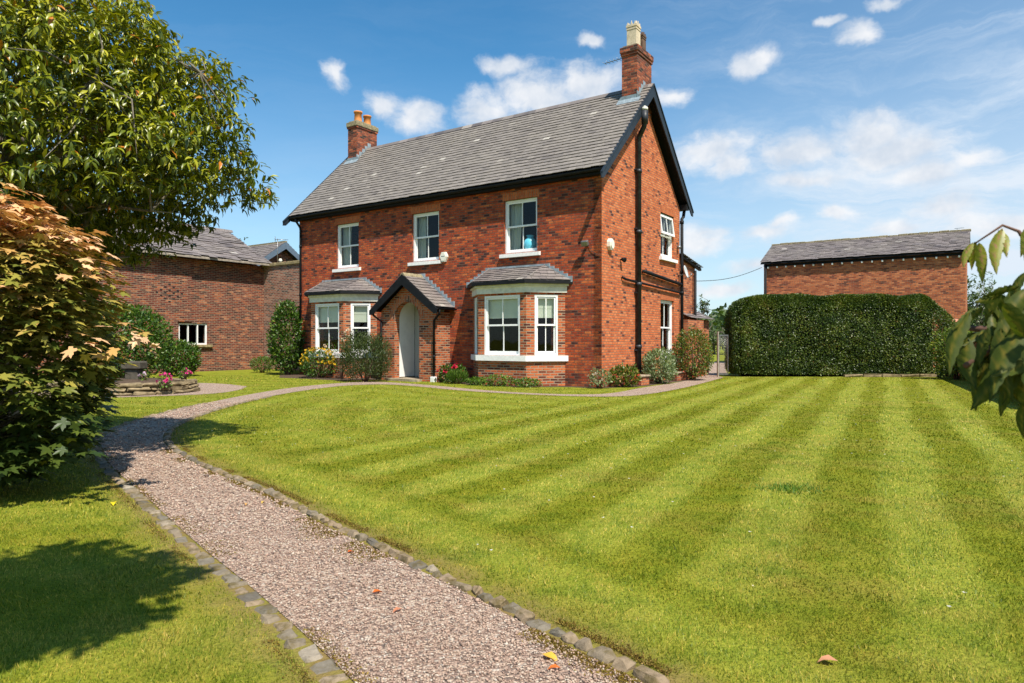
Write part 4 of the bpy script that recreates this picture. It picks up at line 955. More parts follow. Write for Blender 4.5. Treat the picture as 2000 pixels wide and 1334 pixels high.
for z in (.0, .09): m = MB(); m.box(-.02, .05, -.03, .03, z, z+.03); m.build('bracket', M_metal, a)
# vase in the upstairs window
v = thing('vase', 'turquoise vase standing inside the right upstairs window', 'vase', HP(-2.50, .30, 3.16))
m = MB(); m.lathe((0,0,0), [(.12,0),(.12,.7),(.10,.74),(.16,.80),(.20,.95),(.17,1.08),(.09,1.16),(.13,1.22),(.10,1.22)], 20); m.build('body', M_blue, v)

# ------------------------------------------------------------------ outbuildings
ob = thing('outbuilding', 'weathered brown brick outbuilding with sagging slate roof and small white window', 'outbuilding', tuple(HO), TH)
X0 = -18.37; Y1 = 2.54; YL = -7.0
# wall frame: u along +y from YL
m = MB(FR((X0, YL, 0), (0,1,0), (1,0,0))); wl = (-1.45-YL, -.21-YL, 1.12, 2.0)
wall(m, Y1-YL-.3, 4.66, [wl], th=.3)
m.M = None; m.box(X0-6, X0-.302, Y1-.3, Y1, 0, 4.64); m.box(X0-6, X0-5.7, YL, Y1-.301, 0, 4.64); m.box(X0-5.7, X0-.301, YL, YL+.3, 0, 4.64)
m.box(X0-.3, X0, Y1-.3, Y1-.002, 0, 4.66)
m.prism([(X0-.3,Y1-.3,4.64),(X0-5.7,Y1-.3,4.64),(X0-3,Y1-.3,6.2)], (0,.29,0))
m.build('wall', M_out, ob)
m = MB(); m.box(X0+.001, X0+.07, YL, -1.52, 0, 4.62); m.box(X0+.001, X0+.07, -1.52, -.93, 2.06, 4.62); m.box(X0+.001, X0+.07, -1.52, -.93, 0, .96); m.build('wall_face', M_out, ob)
for r in range(7):
    n_ = 4-abs(r-3)
    for c_ in range(-n_+1, n_, 2):
        y = -1.87+c_*.17; z = 3.19+(r-3)*.115; m = MB(); m.box(X0+.06, X0+.0725, y-.05, y+.05, z-.036, z+.036); m.build('vent_hole_shade', M_dark, ob)  # no openings cut: dark boxes stand for the shade inside the vent
M = FR((X0, -1.45, 1.12), (0,1,0), (1,0,0)); m = MB(M); w_, h_ = 1.24, .88
for a_, b_ in ((0,.06),(w_-.06,w_),(.40,.445),(.81,.855)): m.box(a_, b_, .04, .12, 0, h_)
m.box(.06,w_-.06,.045,.115,0,.06); m.box(.06,w_-.06,.045,.115,h_-.06,h_); wn = m.build('window', M_white, ob)
m = MB(M); m.quad((.05,.08,.05),(w_-.05,.08,.05),(w_-.05,.08,h_-.05),(.05,.08,h_-.05)); m.build('window_pane', M_glass, wn)
m = MB(M); m.bevbox(.0, w_+.2, -.12, .04, -.12, -.001, .02); m.build('sill', M_cope, wn)
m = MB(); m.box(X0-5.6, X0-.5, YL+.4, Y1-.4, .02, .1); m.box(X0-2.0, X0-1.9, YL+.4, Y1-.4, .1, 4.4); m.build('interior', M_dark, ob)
kk = .52; hw = 3.0; ov = .5; c_, s_ = 1/math.sqrt(1+kk*kk), kk/math.sqrt(1+kk*kk); ezo = 4.74
m = MB(); m.prism([(X0+ov,YL-.1,ezo-.02),(X0-hw,YL-.1,ezo+(hw+ov)*kk-.02),(X0-2*hw-ov,YL-.1,ezo-.02),(X0-2*hw-ov,YL-.1,ezo-.09),(X0-hw,YL-.1,ezo+(hw+ov)*kk-.1),(X0+ov,YL-.1,ezo-.09)], (0,Y1-YL+.15,0)); rfo = m.build('roof', M_wood, ob)
slates('slates', (X0+ov, YL-.1, ezo), (0,1,0), (-c_,0,s_), Y1-YL+.2, (hw+ov)/c_, M_slate2, rfo, ex=.24, wd=.36, rag=.05, seed=21, thick=.02)
slates('slates', (X0-2*hw-ov, YL-.1, ezo), (0,1,0), (c_,0,s_), Y1-YL+.2, (hw+ov)/c_, M_slate2, rfo, ex=.24, wd=.36, rag=.03, seed=22, thick=.02)
m = MB(); y = YL
while y < Y1: m.prism([(X0-hw-.15,y,ezo+(hw+ov)*kk-.06),(X0-hw-.05,y,ezo+(hw+ov)*kk+.06),(X0-hw+.05,y,ezo+(hw+ov)*kk+.06),(X0-hw+.15,y,ezo+(hw+ov)*kk-.06)], (0,.43,0)); y += .45
m.build('ridge', M_slate2, rfo)
gwl = thing('garden_wall', 'tall weathered brick wall with stone coping joining outbuilding and farmhouse', 'wall', tuple(HO), TH)
m = MB(); m.box(X0+.01, -HL-.003, Y1, Y1+.3, 0, 4.62); m.build('brickwork', M_outr, gwl)
m = MB(); xx = X0-.05; random.seed(5)
while xx < -HL-.1:
    L = random.uniform(.7, 1.1); m.bevbox(xx+.006, min(xx+L, -HL-.01), Y1-.07, Y1+.37, 4.621, 4.76+random.uniform(-.008, .012), .02, None, .004); xx += L
m.build('coping', M_cope, gwl)
# rear cottage gable peeping over
rb = thing('rear_cottage', 'low slate roofed rear building with blue grey bargeboards and small gable lamp', 'outbuilding', tuple(HO), TH)
cy = 4.97; xg = -20.1; hz = 6.2; sl = .72
m = MB(); m.box(xg-7, xg-.2, cy-1.45, cy+1.45, 0, 4.85); m.prism([(xg-.2,cy-1.45,4.85),(xg-.2,cy+1.45,4.85),(xg-.2,cy,5.9)], (-6.8,0,0)); m.build('wall', M_out, rb)
c3, s3 = 1/math.sqrt(1+sl*sl), sl/math.sqrt(1+sl*sl)
for sg in (-1, 1): slates('slates', (xg-7, cy+sg*1.65, hz-1.65*sl), (1,0,0), (0,-sg*c3,s3), 7.1, 1.65/c3, M_slate2, rb, ex=.2, seed=31+sg)
m = MB(); m.box(xg-7, xg+.1, cy-.08, cy+.08, hz-.04, hz+.05); m.build('ridge', M_mortar, rb)
M_bg = plain('blue grey paint', (.10, .14, .19), .5, .3, .15)
for sg in (-1, 1):
    m = MB(); m.prism([(xg+.08,cy,hz),(xg+.08,cy+sg*1.75,hz-1.75*sl),(xg+.08,cy+sg*1.75,hz-1.75*sl-.22),(xg+.08,cy,hz-.34)], (.04,0,0)); m.build('bargeboard', M_bg, rb)
m = MB(); m.lathe((xg+.0,cy-.25,5.25), [(.05,-.1),(.10,0),(.05,.1)], 10); m.box(xg-.2,xg,cy-.28,cy-.22,5.22,5.28); m.build('lamp', M_plastic, rb)
a = thing('television_aerial', 'television aerial on a white pole above the garden wall coping', 'aerial', HP(-17.6, 2.7, 4.72), TH); aerial(a, 1.15, .45, .9, 5)

# barn on the right
bo = np.array([13.53, 36.8, 0]); barn = thing('barn', 'long red brick barn with slate roof rising behind the clipped hedge', 'barn', tuple(bo), TH)
BL_, BW, BE = 9.1, 5.0, 5.42
m = MB(); wall_m = FR((0, .2, 0), (1,0,0), (0,-1,0)); m.M = wall_m; wall(m, BL_, BE, [], th=.3); m.M = None
m.box(0, .3, .501, BW, 0, BE); m.box(BL_-.3, BL_, .501, BW, 0, BE); m.box(.301, BL_-.301, BW-.3, BW, 0, BE)
for xa in (0.01, BL_-.31): m.prism([(xa,.25,BE),(xa,BW,BE),(xa,BW/2+.1,BE+1.15)], (.3,0,0))
m.build('wall', M_barn, barn)
kb = .47; cb, sb = 1/math.sqrt(1+kb*kb), kb/math.sqrt(1+kb*kb)
m = MB(); hb = BW/2+.1; m.prism([(-.12,-.02,5.46),(-.12,hb,5.46+hb*kb),(-.12,2*hb+.02,5.46),(-.12,2*hb+.02,5.40),(-.12,hb,5.38+hb*kb),(-.12,-.02,5.40)], (BL_+.24,0,0)); rfb = m.build('roof', M_black, barn)
slates('slates', (-.15, -.04, 5.5), (1,0,0), (0,cb,sb), BL_+.3, (hb+.04)/cb, M_slate2, rfb, ex=.22, wd=.3, rag=.03, seed=41)
slates('slates', (-.15, 2*hb+.04, 5.5), (1,0,0), (0,-cb,sb), BL_+.3, (hb+.04)/cb, M_slate2, rfb, ex=.22, wd=.3, seed=42)
m = MB(); xx = -.15; random.seed(9)
while xx < BL_+.1: m.bevbox(xx, xx+.44, hb-.12, hb+.12, 5.5+hb*kb-.03, 5.5+hb*kb+random.uniform(.05,.10), .02, None, .008); xx += .45
m.build('ridge', M_mortar, rfb)
for i in range(20): m = MB(); x = .25+i*(BL_-.5)/19; m.bevbox(x-.035, x+.035, .04, .199, 5.18, 5.27, .01); m.build('rafter_end', M_sill, barn)
m = MB(); m.box(0, BL_, .16, .198, 5.28, 5.39); m.tube([(.12,.1,5.4),(.12,.1,0)], .055, 8); m.build('gutter', M_black, barn)
m = MB(); m.box(-.12, -.08, -.02, 2*hb, 5.2, 5.4) if False else None
m.box(BL_-.4, BL_-.38, hb, hb+.02, 6.6, 6.9); m.box(BL_-.5, BL_-.1, hb, hb+.02, 6.88, 6.90); m.build('finial', M_metal, barn)

# ------------------------------------------------------------------ plants
def lump(D, f=2.3, seed=0.0):
    x, y, z = D.T; return (np.sin(x*f*2+seed)+np.sin(y*f*2.3+seed*1.7+1)+np.sin(z*f*2.1+seed*.6+2)+.7*np.sin((x+y)*f*3.7+seed)+.7*np.sin((z-y)*f*3.1+seed*2))/4.4
def shell(n, c, r, inner=.55, amp=.18, f=2.3, seed=0, low=-1.0):
    D = nrm(rng.normal(0, 1, (int(n*2.2)+24, 3))); D = D[D[:, 2] > low][:n]; n = len(D)
    rad = (inner+(1-inner)*rng.random(n)**.6)*(1+amp*lump(D, f, seed))
    return np.array(c)+D*rad[:, None]*np.array(r), D
def bush(name, label, cat, c, r, n, ls, mat, tpl=SM, group=None, flowers=None, amp=.18, upright=0.0, droop=0.0, inner=.5, wid=1.0, seed=1, stems=9, f=2.3):
    """c = point on the ground, r = (rx, ry, height)"""
    root = thing(name, label, cat, (c[0], c[1], c[2] if len(c) > 2 else 0), 0, group)
    P, D = shell(n, (0, 0, r[2]*.52), (r[0], r[1], r[2]*.52), inner, amp, f, seed, -.93)
    k = P[:, 2] > .02; P, D = P[k], D[k]; n = len(P)
    A = nrm(D*.6+rng.normal(0, .55, (n, 3))+np.array([0, 0, .25+upright-droop])); N = nrm(D*.7+np.array([0, 0, .6])+rng.normal(0, .4, (n, 3)))
    tint = np.clip(rng.normal(.5, .22, n)+.18*lump(D, f*1.5, seed+3), 0, 1)
    leafmesh('foliage', P, A, N, ls*rng.uniform(.6, 1.35, n), tpl, mat, root, tint, wid)
    m = MB()
    for i in range(stems):
        a = 6.28*i/stems+random.random(); e = .55+.3*random.random()
        p1 = (r[0]*e*math.cos(a), r[1]*e*math.sin(a), r[2]*random.uniform(.45, .85))
        m.tube([(.06*math.cos(a), .06*math.sin(a), 0), (p1[0]*.4, p1[1]*.4, p1[2]*.5), p1], [.02*r[2]**.5+.004, .012, .004], 5)
    m.build('stems', M_twig if r[2] < 2 else M_bark, root)
    if flowers:
        fm, fn, fs = flowers
        P, D = shell(fn, (0, 0, r[2]*.55), (r[0]*1.03, r[1]*1.03, r[2]*.53), .93, amp, f, seed, -.1)
        D2 = np.repeat(D, 7, 0); P2 = np.repeat(P, 7, 0); A = nrm(D2*.5+rng.normal(0, .6, D2.shape)); N = nrm(D2+rng.normal(0, .3, D2.shape))
        leafmesh('blossoms', P2, A, N, fs*rng.uniform(.7, 1.1, len(P2)), SM, fm, root, rng.random(len(P2)), 2.0)
    return root
def G(px, d): return ((px-1000)/1333*d, d)
bush('climbing_shrub', 'tall glossy dark shrub growing against the wall left of the farmhouse', 'shrub', G(562, 25.6), (.74, .6, 2.62), 5200, .11, L_bush, seed=2, amp=.22)
bush('flowering_bush', 'low green bush with yellow flowers below the left bay window', 'bush', G(627, 23.5), (.8, .6, .92), 2600, .07, L_bush, flowers=(F_yel, 80, .07), seed=3, amp=.3)
bush('rosemary_bush', 'dark upright narrow leaved bush between left bay and porch', 'bush', G(713, 21.2), (.78, .65, 1.45), 8000, .085, L_olive, wid=.42, upright=.9, seed=4, amp=.25)
rs = thing('rose_bush', 'tall thin rose with pale blooms in front of the left bay window', 'rose', (*G(668, 22.4), 0))
m = MB(); tips = []
for i in range(9):
    a = random.uniform(0, 6.28); x1_ = random.uniform(-.55, .4); z1_ = random.uniform(.9, 1.75); tips.append((x1_, random.uniform(-.2, .2), z1_)); m.tube([(0, 0, 0), (x1_*.3, 0, z1_*.5), tips[-1]], [.012, .008, .004], 5)
m.build('stems', M_twig, rs)
T = np.array(tips); P = np.repeat(T, 34, 0)*rng.uniform(.45, 1, (len(T)*34, 1))+rng.normal(0, .09, (len(T)*34, 3))
leafmesh('foliage', P, rng.normal(0, 1, P.shape)+[0, 0, .3], rng.normal(0, .6, P.shape)+[0, 0, 1], np.full(len(P), .07), SM, L_bush, rs, rng.random(len(P)))
P = np.repeat(np.array([(-.52, -.1, 1.12), (.12, -.1, 1.52), (.3, -.15, 1.42), (.05, -.15, 1.3), (.22, -.1, 1.62)]), 14, 0); 
leafmesh('blossoms', P, rng.normal(0, 1, P.shape), rng.normal(0, 1, P.shape), np.full(len(P), .075), SM, F_pale, rs, rng.random(len(P)), 2.0)
bush('red_flowers', 'small plant with crimson flowers left of the right bay window', 'flowering plant', HP(-4.75, -.55, 0)[:2], (.42, .36, .52), 900, .085, L_bush, flowers=(F_red, 12, .10), seed=5)
bush('grassy_clump', 'clump of narrow green leaves beside the crimson flowers', 'plant', HP(-4.25, -.95, 0)[:2], (.3, .25, .34), 900, .13, L_fresh, wid=.2, upright=1.5, seed=6)
for i, (x, y, rx, h, s) in enumerate([(-3.45, -1.1, .28, .2, 7), (-2.65, -1.15, .5, .3, 8), (-1.75, -1.05, .4, .22, 9)]):
    bush('bedding_plant', ['small bright green plant at the left end of the right bay base', 'largest leafy green plant below the middle of the right bay', 'low yellow-green plant at the right end of the right bay base'][i], 'plant', HP(x, y, 0)[:2], (rx, .22, h), 500, .07, L_fresh, seed=s, amp=.3, group='low plants along the foot of the right bay')
bush('border_plant', 'pale flowering plant at the foot of the house corner', 'plant', HP(.12, -.35, 0)[:2], (.3, .25, .5), 500, .06, L_silver, flowers=(F_pale, 10, .05), seed=11, upright=.6, amp=.3)
bush('border_plant', 'green and reddish plant in front of the low brick bed', 'plant', HP(.42, .55, 0)[:2], (.42, .35, .55), 900, .09, L_red, seed=12, upright=.5, amp=.35)
bush('silver_shrub', 'silvery variegated shrub in the brick bed under the gable', 'shrub', HP(.5, 2.75, 0)[:2], (.5, .85, .95), 2800, .085, L_silver, seed=13, upright=.6, amp=.3)
bush('red_berry_shrub', 'rounded green shrub with red tips beside the gable window', 'shrub', HP(.75, 5.0, 0)[:2], (.68, .72, 1.6), 4200, .075, L_red, seed=14, amp=.25)
bush('round_bush', 'rounded bright green bush under the outbuilding window', 'bush', G(350, 24.6), (.74, .75, 1.22), 3600, .1, L_bush, seed=15)
bush('laurel_bush', 'wide dark evergreen bush behind the stone planter', 'bush', G(240, 20.8), (1.35, 1.2, 2.35), 7000, .12, L_bush, seed=16, amp=.2)
bush('fern_clump', 'low feathery green plant at the foot of the garden wall', 'plant', G(512, 27.3), (.45, .35, .62), 900, .11, L_fresh, seed=17, wid=.4, upright=.5)
bush('yellow_shrub', 'yellow green variegated shrub at the right end of the hedge', 'shrub', G(1868, 22.4), (.75, .6, 1.75), 3400, .09, leaf_mat('variegated leaf', [(0, (.04, .08, .01)), (.55, (.12, .18, .02)), (1, (.42, .42, .08))], .3), seed=18, amp=.25)
# stone planter
M_dry = plain('mossy sandstone', (.20, .155, .09), .95, .1, .6, 8, .6)
spl = thing('stone_planter', 'low curved dry stone planter of layered sandstone on the gravel', 'planter', (-9.6, 16.9, 0)); random.seed(6)
for lay in range(3):
    m = MB(); z0_ = lay*.095; a = -math.pi*1.02
    while a < math.pi*.35:
        L = random.uniform(.22, .5); da = L/1.6; am = a+da/2; rr = 1.0-.02*lay
        m.M = Matrix.Translation((1.58*rr*math.cos(am), 1.3*rr*math.sin(am), 0))@Matrix.Rotation(math.atan2(1.4*math.cos(am), -1.68*math.sin(am)), 4, 'Z')
        m.bevbox(-L/2, L/2-.02, -.16, .14+random.uniform(-.03, .03), z0_, z0_+.090+random.uniform(-.015, .0), .025, None, .022); a += da
    m.build('stone_course', M_dry, spl)
m = MB(); m.lathe((0,0,0), [(1.25,0),(1.25,.25),(1.0,.30),(.05,.33)], 24); m.build('soil_fill', M_soil, spl)
for i, (px, d, s) in enumerate([(322, 16.0, .26), (359, 17.2, .22)]):
    bush('pink_flower', ['bright pink flower at the front of the stone planter', 'bright pink flower at the right end of the stone planter'][i], 'flower', (*G(px, d), .30 if i else .12), (.16, .14, .24 if i else .36), 160, .06, L_fresh, flowers=(F_pink, 9, .06), seed=20+i, group='pink flowers in the stone planter')
bush('lilac_flower', 'single pale lilac bloom behind the stone planter edge', 'flower', (*G(281, 16.6), .3), (.1, .1, .2), 90, .05, L_fresh, flowers=(F_lil, 6, .06), seed=23)
ped = thing('stone_trough', 'dark stone pedestal trough standing in the shaded planter', 'trough', (*G(262, 16.9), .30))
m = MB(); m.bevbox(-.16, .16, -.14, .14, 0, .26, .02); m.bevbox(-.24, .24, -.2, .2, .262, .46, .03); m.build('block', plain('dark stone', (.08, .07, .055), .9, .1, .4, 9, .4), ped)
# brick bed by the gable
bb = thing('brick_bed', 'low red brick raised bed with stone slab along the gable', 'raised bed', tuple(HO), TH)
m = MB(); m.box(.01, .56, 1.35, 1.58, 0, .24); m.box(.44, .56, 1.581, 1.9, 0, .24); m.build('brickwork', M_barn, bb)
m = MB(); m.box(.42, .56, 4.1, 5.4, 0, .24); m.box(.01, .56, 5.401, 5.6, 0, .24); m.build('brickwork', M_barn, bb)
m = MB(); m.bevbox(.005, .6, 1.3, 1.95, .241, .29, .012); m.bevbox(.40, .6, 4.05, 5.62, .241, .285, .012); m.build('slab', M_stone, bb)

# clipped hedge
def hedge():
    root = thing('hedge', 'large dark green clipped hedge with rounded top in front of the barn', 'hedge', (11.88, 24.75, 0))
    hx, hy, hz = 4.03, .62, 2.9
    N = 120000
    # superellipsoid-like surface: sample on a box then project
    P = []; Ns = []
    U = rng.uniform(-1, 1, (N, 2)); face = rng.choice(5, N, p=[.48, .26, .10, .08, .08])
    e_ = rng.random(N) < .34; k_ = e_ & (face == 0); U[k_, 1] = 1-.3*rng.random(k_.sum()); k_ = e_ & (face == 1); U[k_, 1] = -1+.5*rng.random(k_.sum())
    def sup(d): # direction to surface, rounded box exponent
        e = 11.0; q = np.abs(d)**e; return 1/np.maximum(q.sum(1), 1e-9)**(1/e)
    D = np.zeros((N, 3))
    for i, (ax, s) in enumerate([(1, -1), (2, 1), (1, 1), (0, -1), (0, 1)]):
        k = face == i; o = [a for a in range(3) if a != ax]
        D[k, ax] = s; D[k, o[0]] = U[k, 0]; D[k, o[1]] = U[k, 1]
    r = sup(D)[:, None]; S_ = D*r
    nn = nrm(np.sign(S_)*np.abs(S_)**10/np.array([hx, hy, hz/2]))
    zz = (S_[:, 2]+1)/2
    # batter: the upper part leans back
    wobx = .05*np.sin(S_[:, 0]*9)+.04*np.sin(S_[:, 0]*17+2)
    Y = S_[:, 1]*(hy*(1.0-.30*sst(.5, 1.0, zz)))+wobx*.8+.05*np.sin(zz*9+S_[:, 0]*5)
    X = S_[:, 0]*hx*(1-.055*sst(.75, 1, zz)); X += np.where(S_[:, 0] > .8, .0, 0)
    X -= np.where(S_[:, 0] > .7, (S_[:, 0]-.7)*2.2*sst(.55, 1, zz), 0)
    Z = zz*hz+wobx*.6*zz
    V = np.c_[X, Y, Z]-nn*(rng.random(N)**2*.16)[:, None]
    k = V[:, 2] > .03; V, nn_ = V[k], nn[k]; n = len(V)
    A = nrm(nn_*.55+rng.normal(0, .6, (n, 3))); Nn = nrm(nn_*.8+rng.normal(0, .5, (n, 3))+np.array([0, 0, .3]))
    cl = np.array([noise.noise(Vector((a*1.6, b*1.6, c*2.2))) for a, b, c in V])
    t_ = np.clip(rng.normal(.42, .22, n)+cl*.45, 0, 1)
    leafmesh('foliage', V, A, Nn, rng.uniform(.035, .08, n), SM, L_hedge, root, t_, 1.1)
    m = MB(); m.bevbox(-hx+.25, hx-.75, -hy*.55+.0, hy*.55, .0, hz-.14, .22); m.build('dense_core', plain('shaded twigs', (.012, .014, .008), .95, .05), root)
    m = MB(); 
    for i in range(16): x = -hx+.4+i*.53; m.tube([(x, random.uniform(-.2,.2), 0), (x+.1, 0, 1.2)], [.04, .025], 6)
    m.build('trunks', M_bark, root)
hedge()
kb_ = thing('low_kerb', 'low mossy stone kerb along the foot of the hedge right end', 'kerb', (12.9, 24.06, 0)); m = MB()
for i in range(5): m.bevbox(-1.2+i*.66, -.56+i*.66, -.08, .08, 0, .10, .015, None, .02)
m.build('kerb_stone', M_dry, kb_)
# right-hand garden wall with pier and ball finial
def dirpt(a, b): return math.atan2(b[1]-a[1], b[0]-a[0])
wa, wb = (16.3, 24.6), (9.8, 11.6); ang = dirpt(wa, wb); LW = math.hypot(wa[0]-wb[0], wa[1]-wb[1])
gw2 = thing('boundary_wall', 'low red brick boundary wall with dark coping on the far right', 'wall', (*wa, 0), ang)
m = MB(); m.box(.25, LW, -.11, .11, 0, 1.45); m.build('brickwork', M_barn, gw2)
m = MB(); m.bevbox(.25, LW, -.16, .16, 1.452, 1.54, .02); m.build('coping', M_cable, gw2)
gp = thing('gate_pier', 'brick gate pier topped with a terracotta ball at the hedge end', 'pier', (16.15, 24.9, 0))
m = MB(); m.box(-.22, .22, -.22, .22, 0, 1.5); m.build('brickwork', M_barn, gp)
m = MB(); m.bevbox(-.28, .28, -.28, .28, 1.501, 1.58, .02); m.lathe((0,0,1.58), [(.12,0),(.08,.05),(.09,.08)]+[(.24*math.sin(R(a)), .28-.22*math.cos(R(a))) for a in range(25, 180, 15)], 18); m.build('ball_finial', plain('pink terracotta', (.5, .2, .12), .8), gp)
# garden gate beside the hedge
gt = thing('garden_gate', 'narrow grey metal garden gate standing open at the hedge end', 'gate', (7.22, 24.0, 0), R(20))
m = MB(); m.box(-.0, .045, -.03, .03, 0, 1.6); m.build('gate_post', M_wood, gt)
m = MB(); m.box(.05, .45, -.015, .015, .08, .12); m.box(.05, .45, -.015, .015, 1.45, 1.49); m.box(.05, .07, -.015, .015, .12, 1.45); m.box(.43, .45, -.015, .015, .12, 1.45)
for i in range(7): x = .10+i*.05; m.tube([(x, 0, .1), (x, 0, 1.46)], .004, 5)
m.build('gate_leaf', M_metal, gt)
# overhead cable
cb_ = thing('overhead_cable', 'thin overhead cable sagging from farmhouse to barn', 'cable', (0, 0, 0))
A0 = Vector((8.55, 32.0, 4.08)); B0 = Vector((13.5, 36.9, 5.25)); m = MB(); m.tube([A0.lerp(B0, i/14)-Vector((0,0,.35*math.sin(math.pi*i/14)*.6)) for i in range(15)], .014, 5); m.build('wire', M_cable, cb_)
pl_ = thing('cable_pole', 'wooden pole with cable insulator half hidden behind the farmhouse', 'pole', (8.5, 32.0, 0)); m = MB(); m.tube([(0,0,0),(0,0,4.1)], [.11,.08], 10); m.build('shaft', M_wood, pl_)
m = MB(); m.lathe((.05,0,4.02), [(.05,0),(.09,.04),(.05,.08),(.09,.12),(.03,.16)], 10); m.build('insulator', M_black, pl_)

# trees --------------------------------------------------------------
def limb_tree(name, label, cat, base, crown_c, crown_r, trunk_r, nl, npl, ls, mat, tpl, seed, group=None, droop=.4, inner=.35, wid=1.0, nb=14, low=-1.0, amp=.2, fl=2.0, twigs=1.0, tintf=None, split=0.0, bark=None, clip=None):
    """trunk, limbs out to the crown, leaf sprays on twig tips. positions relative to base"""
    root = thing(name, label, cat, base, 0, group); bc = np.array(crown_c); cr = np.array(crown_r); rnd = random.Random(seed); bark = bark or M_bark
    m = MB(); top = bc+np.array([0, 0, cr[2]*.3])
    spine = [np.array([0, 0, -.05])]+[np.array([bc[0]*f+rnd.uniform(-.06, .06), bc[1]*f+rnd.uniform(-.06, .06), top[2]*f]) for f in (.25, .5, .75, 1.0)]
    m.tube([tuple(p) for p in spine], [trunk_r*1.25, trunk_r, trunk_r*.85, trunk_r*.6, trunk_r*.25], 10); m.build('trunk', bark, root)
    m = MB(); lp = []
    for i in range(nb):
        D, _ = shell(1, (0,0,0), (1,1,1), .6, .1, 2, seed+i, low); d = D[0]; e = bc+d*cr*rnd.uniform(.75, .95)
        f = rnd.uniform(.3, .95); s = spine[0]*(1-f)+spine[-1]*f; s = np.array([np.interp(f, [0,.25,.5,.75,1], [q[j] for q in spine]) for j in range(3)])
        mid = (s+e)/2+np.array([0, 0, rnd.uniform(-.05, .2)])*cr[2]*.3
        pts = [s, s*.6+mid*.4+rng.normal(0, .03, 3), mid, mid*.45+e*.55+rng.normal(0, .05, 3), e]
        m.tube([tuple(p) for p in pts], [trunk_r*.45, trunk_r*.36, trunk_r*.24, trunk_r*.15, trunk_r*.06], 6, cap=False); lp += pts[1:]
    lp = np.array(lp)
    Tp, Td = shell(nl, bc, cr, inner, amp, fl, seed, low)
    if clip: kc = clip(Tp); Tp, Td = Tp[kc], Td[kc]
    n = len(Tp)
    for i in range(0, n, max(1, int(n/(170*twigs)))):
        dd = np.linalg.norm(lp-Tp[i], axis=1)+.3*np.maximum(0, np.linalg.norm((lp-bc)/cr, axis=1)-.75); j = int(np.argmin(dd))
        q = (lp[j]+Tp[i])/2+rng.normal(0, .08, 3); m.tube([tuple(lp[j]), tuple(q), tuple(Tp[i])], [trunk_r*.07+.003, trunk_r*.045+.002, .002], 4, cap=False)
    m.build('branches', bark, root)
    P = np.repeat(Tp, npl, 0); D = np.repeat(Td, npl, 0); N_ = len(P); u = rng.random(N_)
    tw = np.repeat(nrm(Td*.7+rng.normal(0, .45, Td.shape)+[0, 0, .1]), npl, 0)
    P = P-tw*(u*ls*1.7)[:, None]
    rad = nrm(np.cross(tw, rng.normal(0, 1, (N_, 3))))
    A = nrm(tw*.45+rad*.9+np.array([0, 0, -droop])); Nn = nrm(np.array([0, 0, 1.0])+D*.45+rng.normal(0, .28, (N_, 3)))
    base_t = np.repeat(np.clip(rng.normal(.5, .15, n), 0, 1), npl)
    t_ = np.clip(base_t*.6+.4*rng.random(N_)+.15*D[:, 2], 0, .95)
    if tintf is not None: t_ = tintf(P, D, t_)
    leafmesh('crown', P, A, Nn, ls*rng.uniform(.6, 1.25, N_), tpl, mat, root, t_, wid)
    return root
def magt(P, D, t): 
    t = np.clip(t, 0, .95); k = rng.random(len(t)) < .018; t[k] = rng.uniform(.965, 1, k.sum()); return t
limb_tree('evergreen_tree', 'large spreading evergreen tree with glossy drooping leaves on the left', 'tree', (-5.38, 7.2, 0), (.12, -.12, 3.28), (2.36, 2.25, 1.80), .15, 9000, 10, .098, L_mag, OV, 3, droop=.55, inner=.5, wid=.8, nb=26, amp=.25, fl=2.5, tintf=magt, twigs=1.6, low=-.84, clip=lambda P: P[:, 2] > 2.15+np.clip(P[:, 0]-.35, 0, 2)*.36)
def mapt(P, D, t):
    h = P[:, 2]; u = .12+.38*sst(.3, 1.5, h)+.36*sst(1.8, 2.35, h)*(D[:, 2] > -.1)+.34*(P[:, 0] > 1.15)*(h > 1.0)  # orange tops are leaf colour; lower leaves are tinted darker to stand for shade
    return np.clip(u+rng.normal(0, .12, len(t))+.10*D[:, 2]+.05*(D[:, 0] > .4), 0, 1)
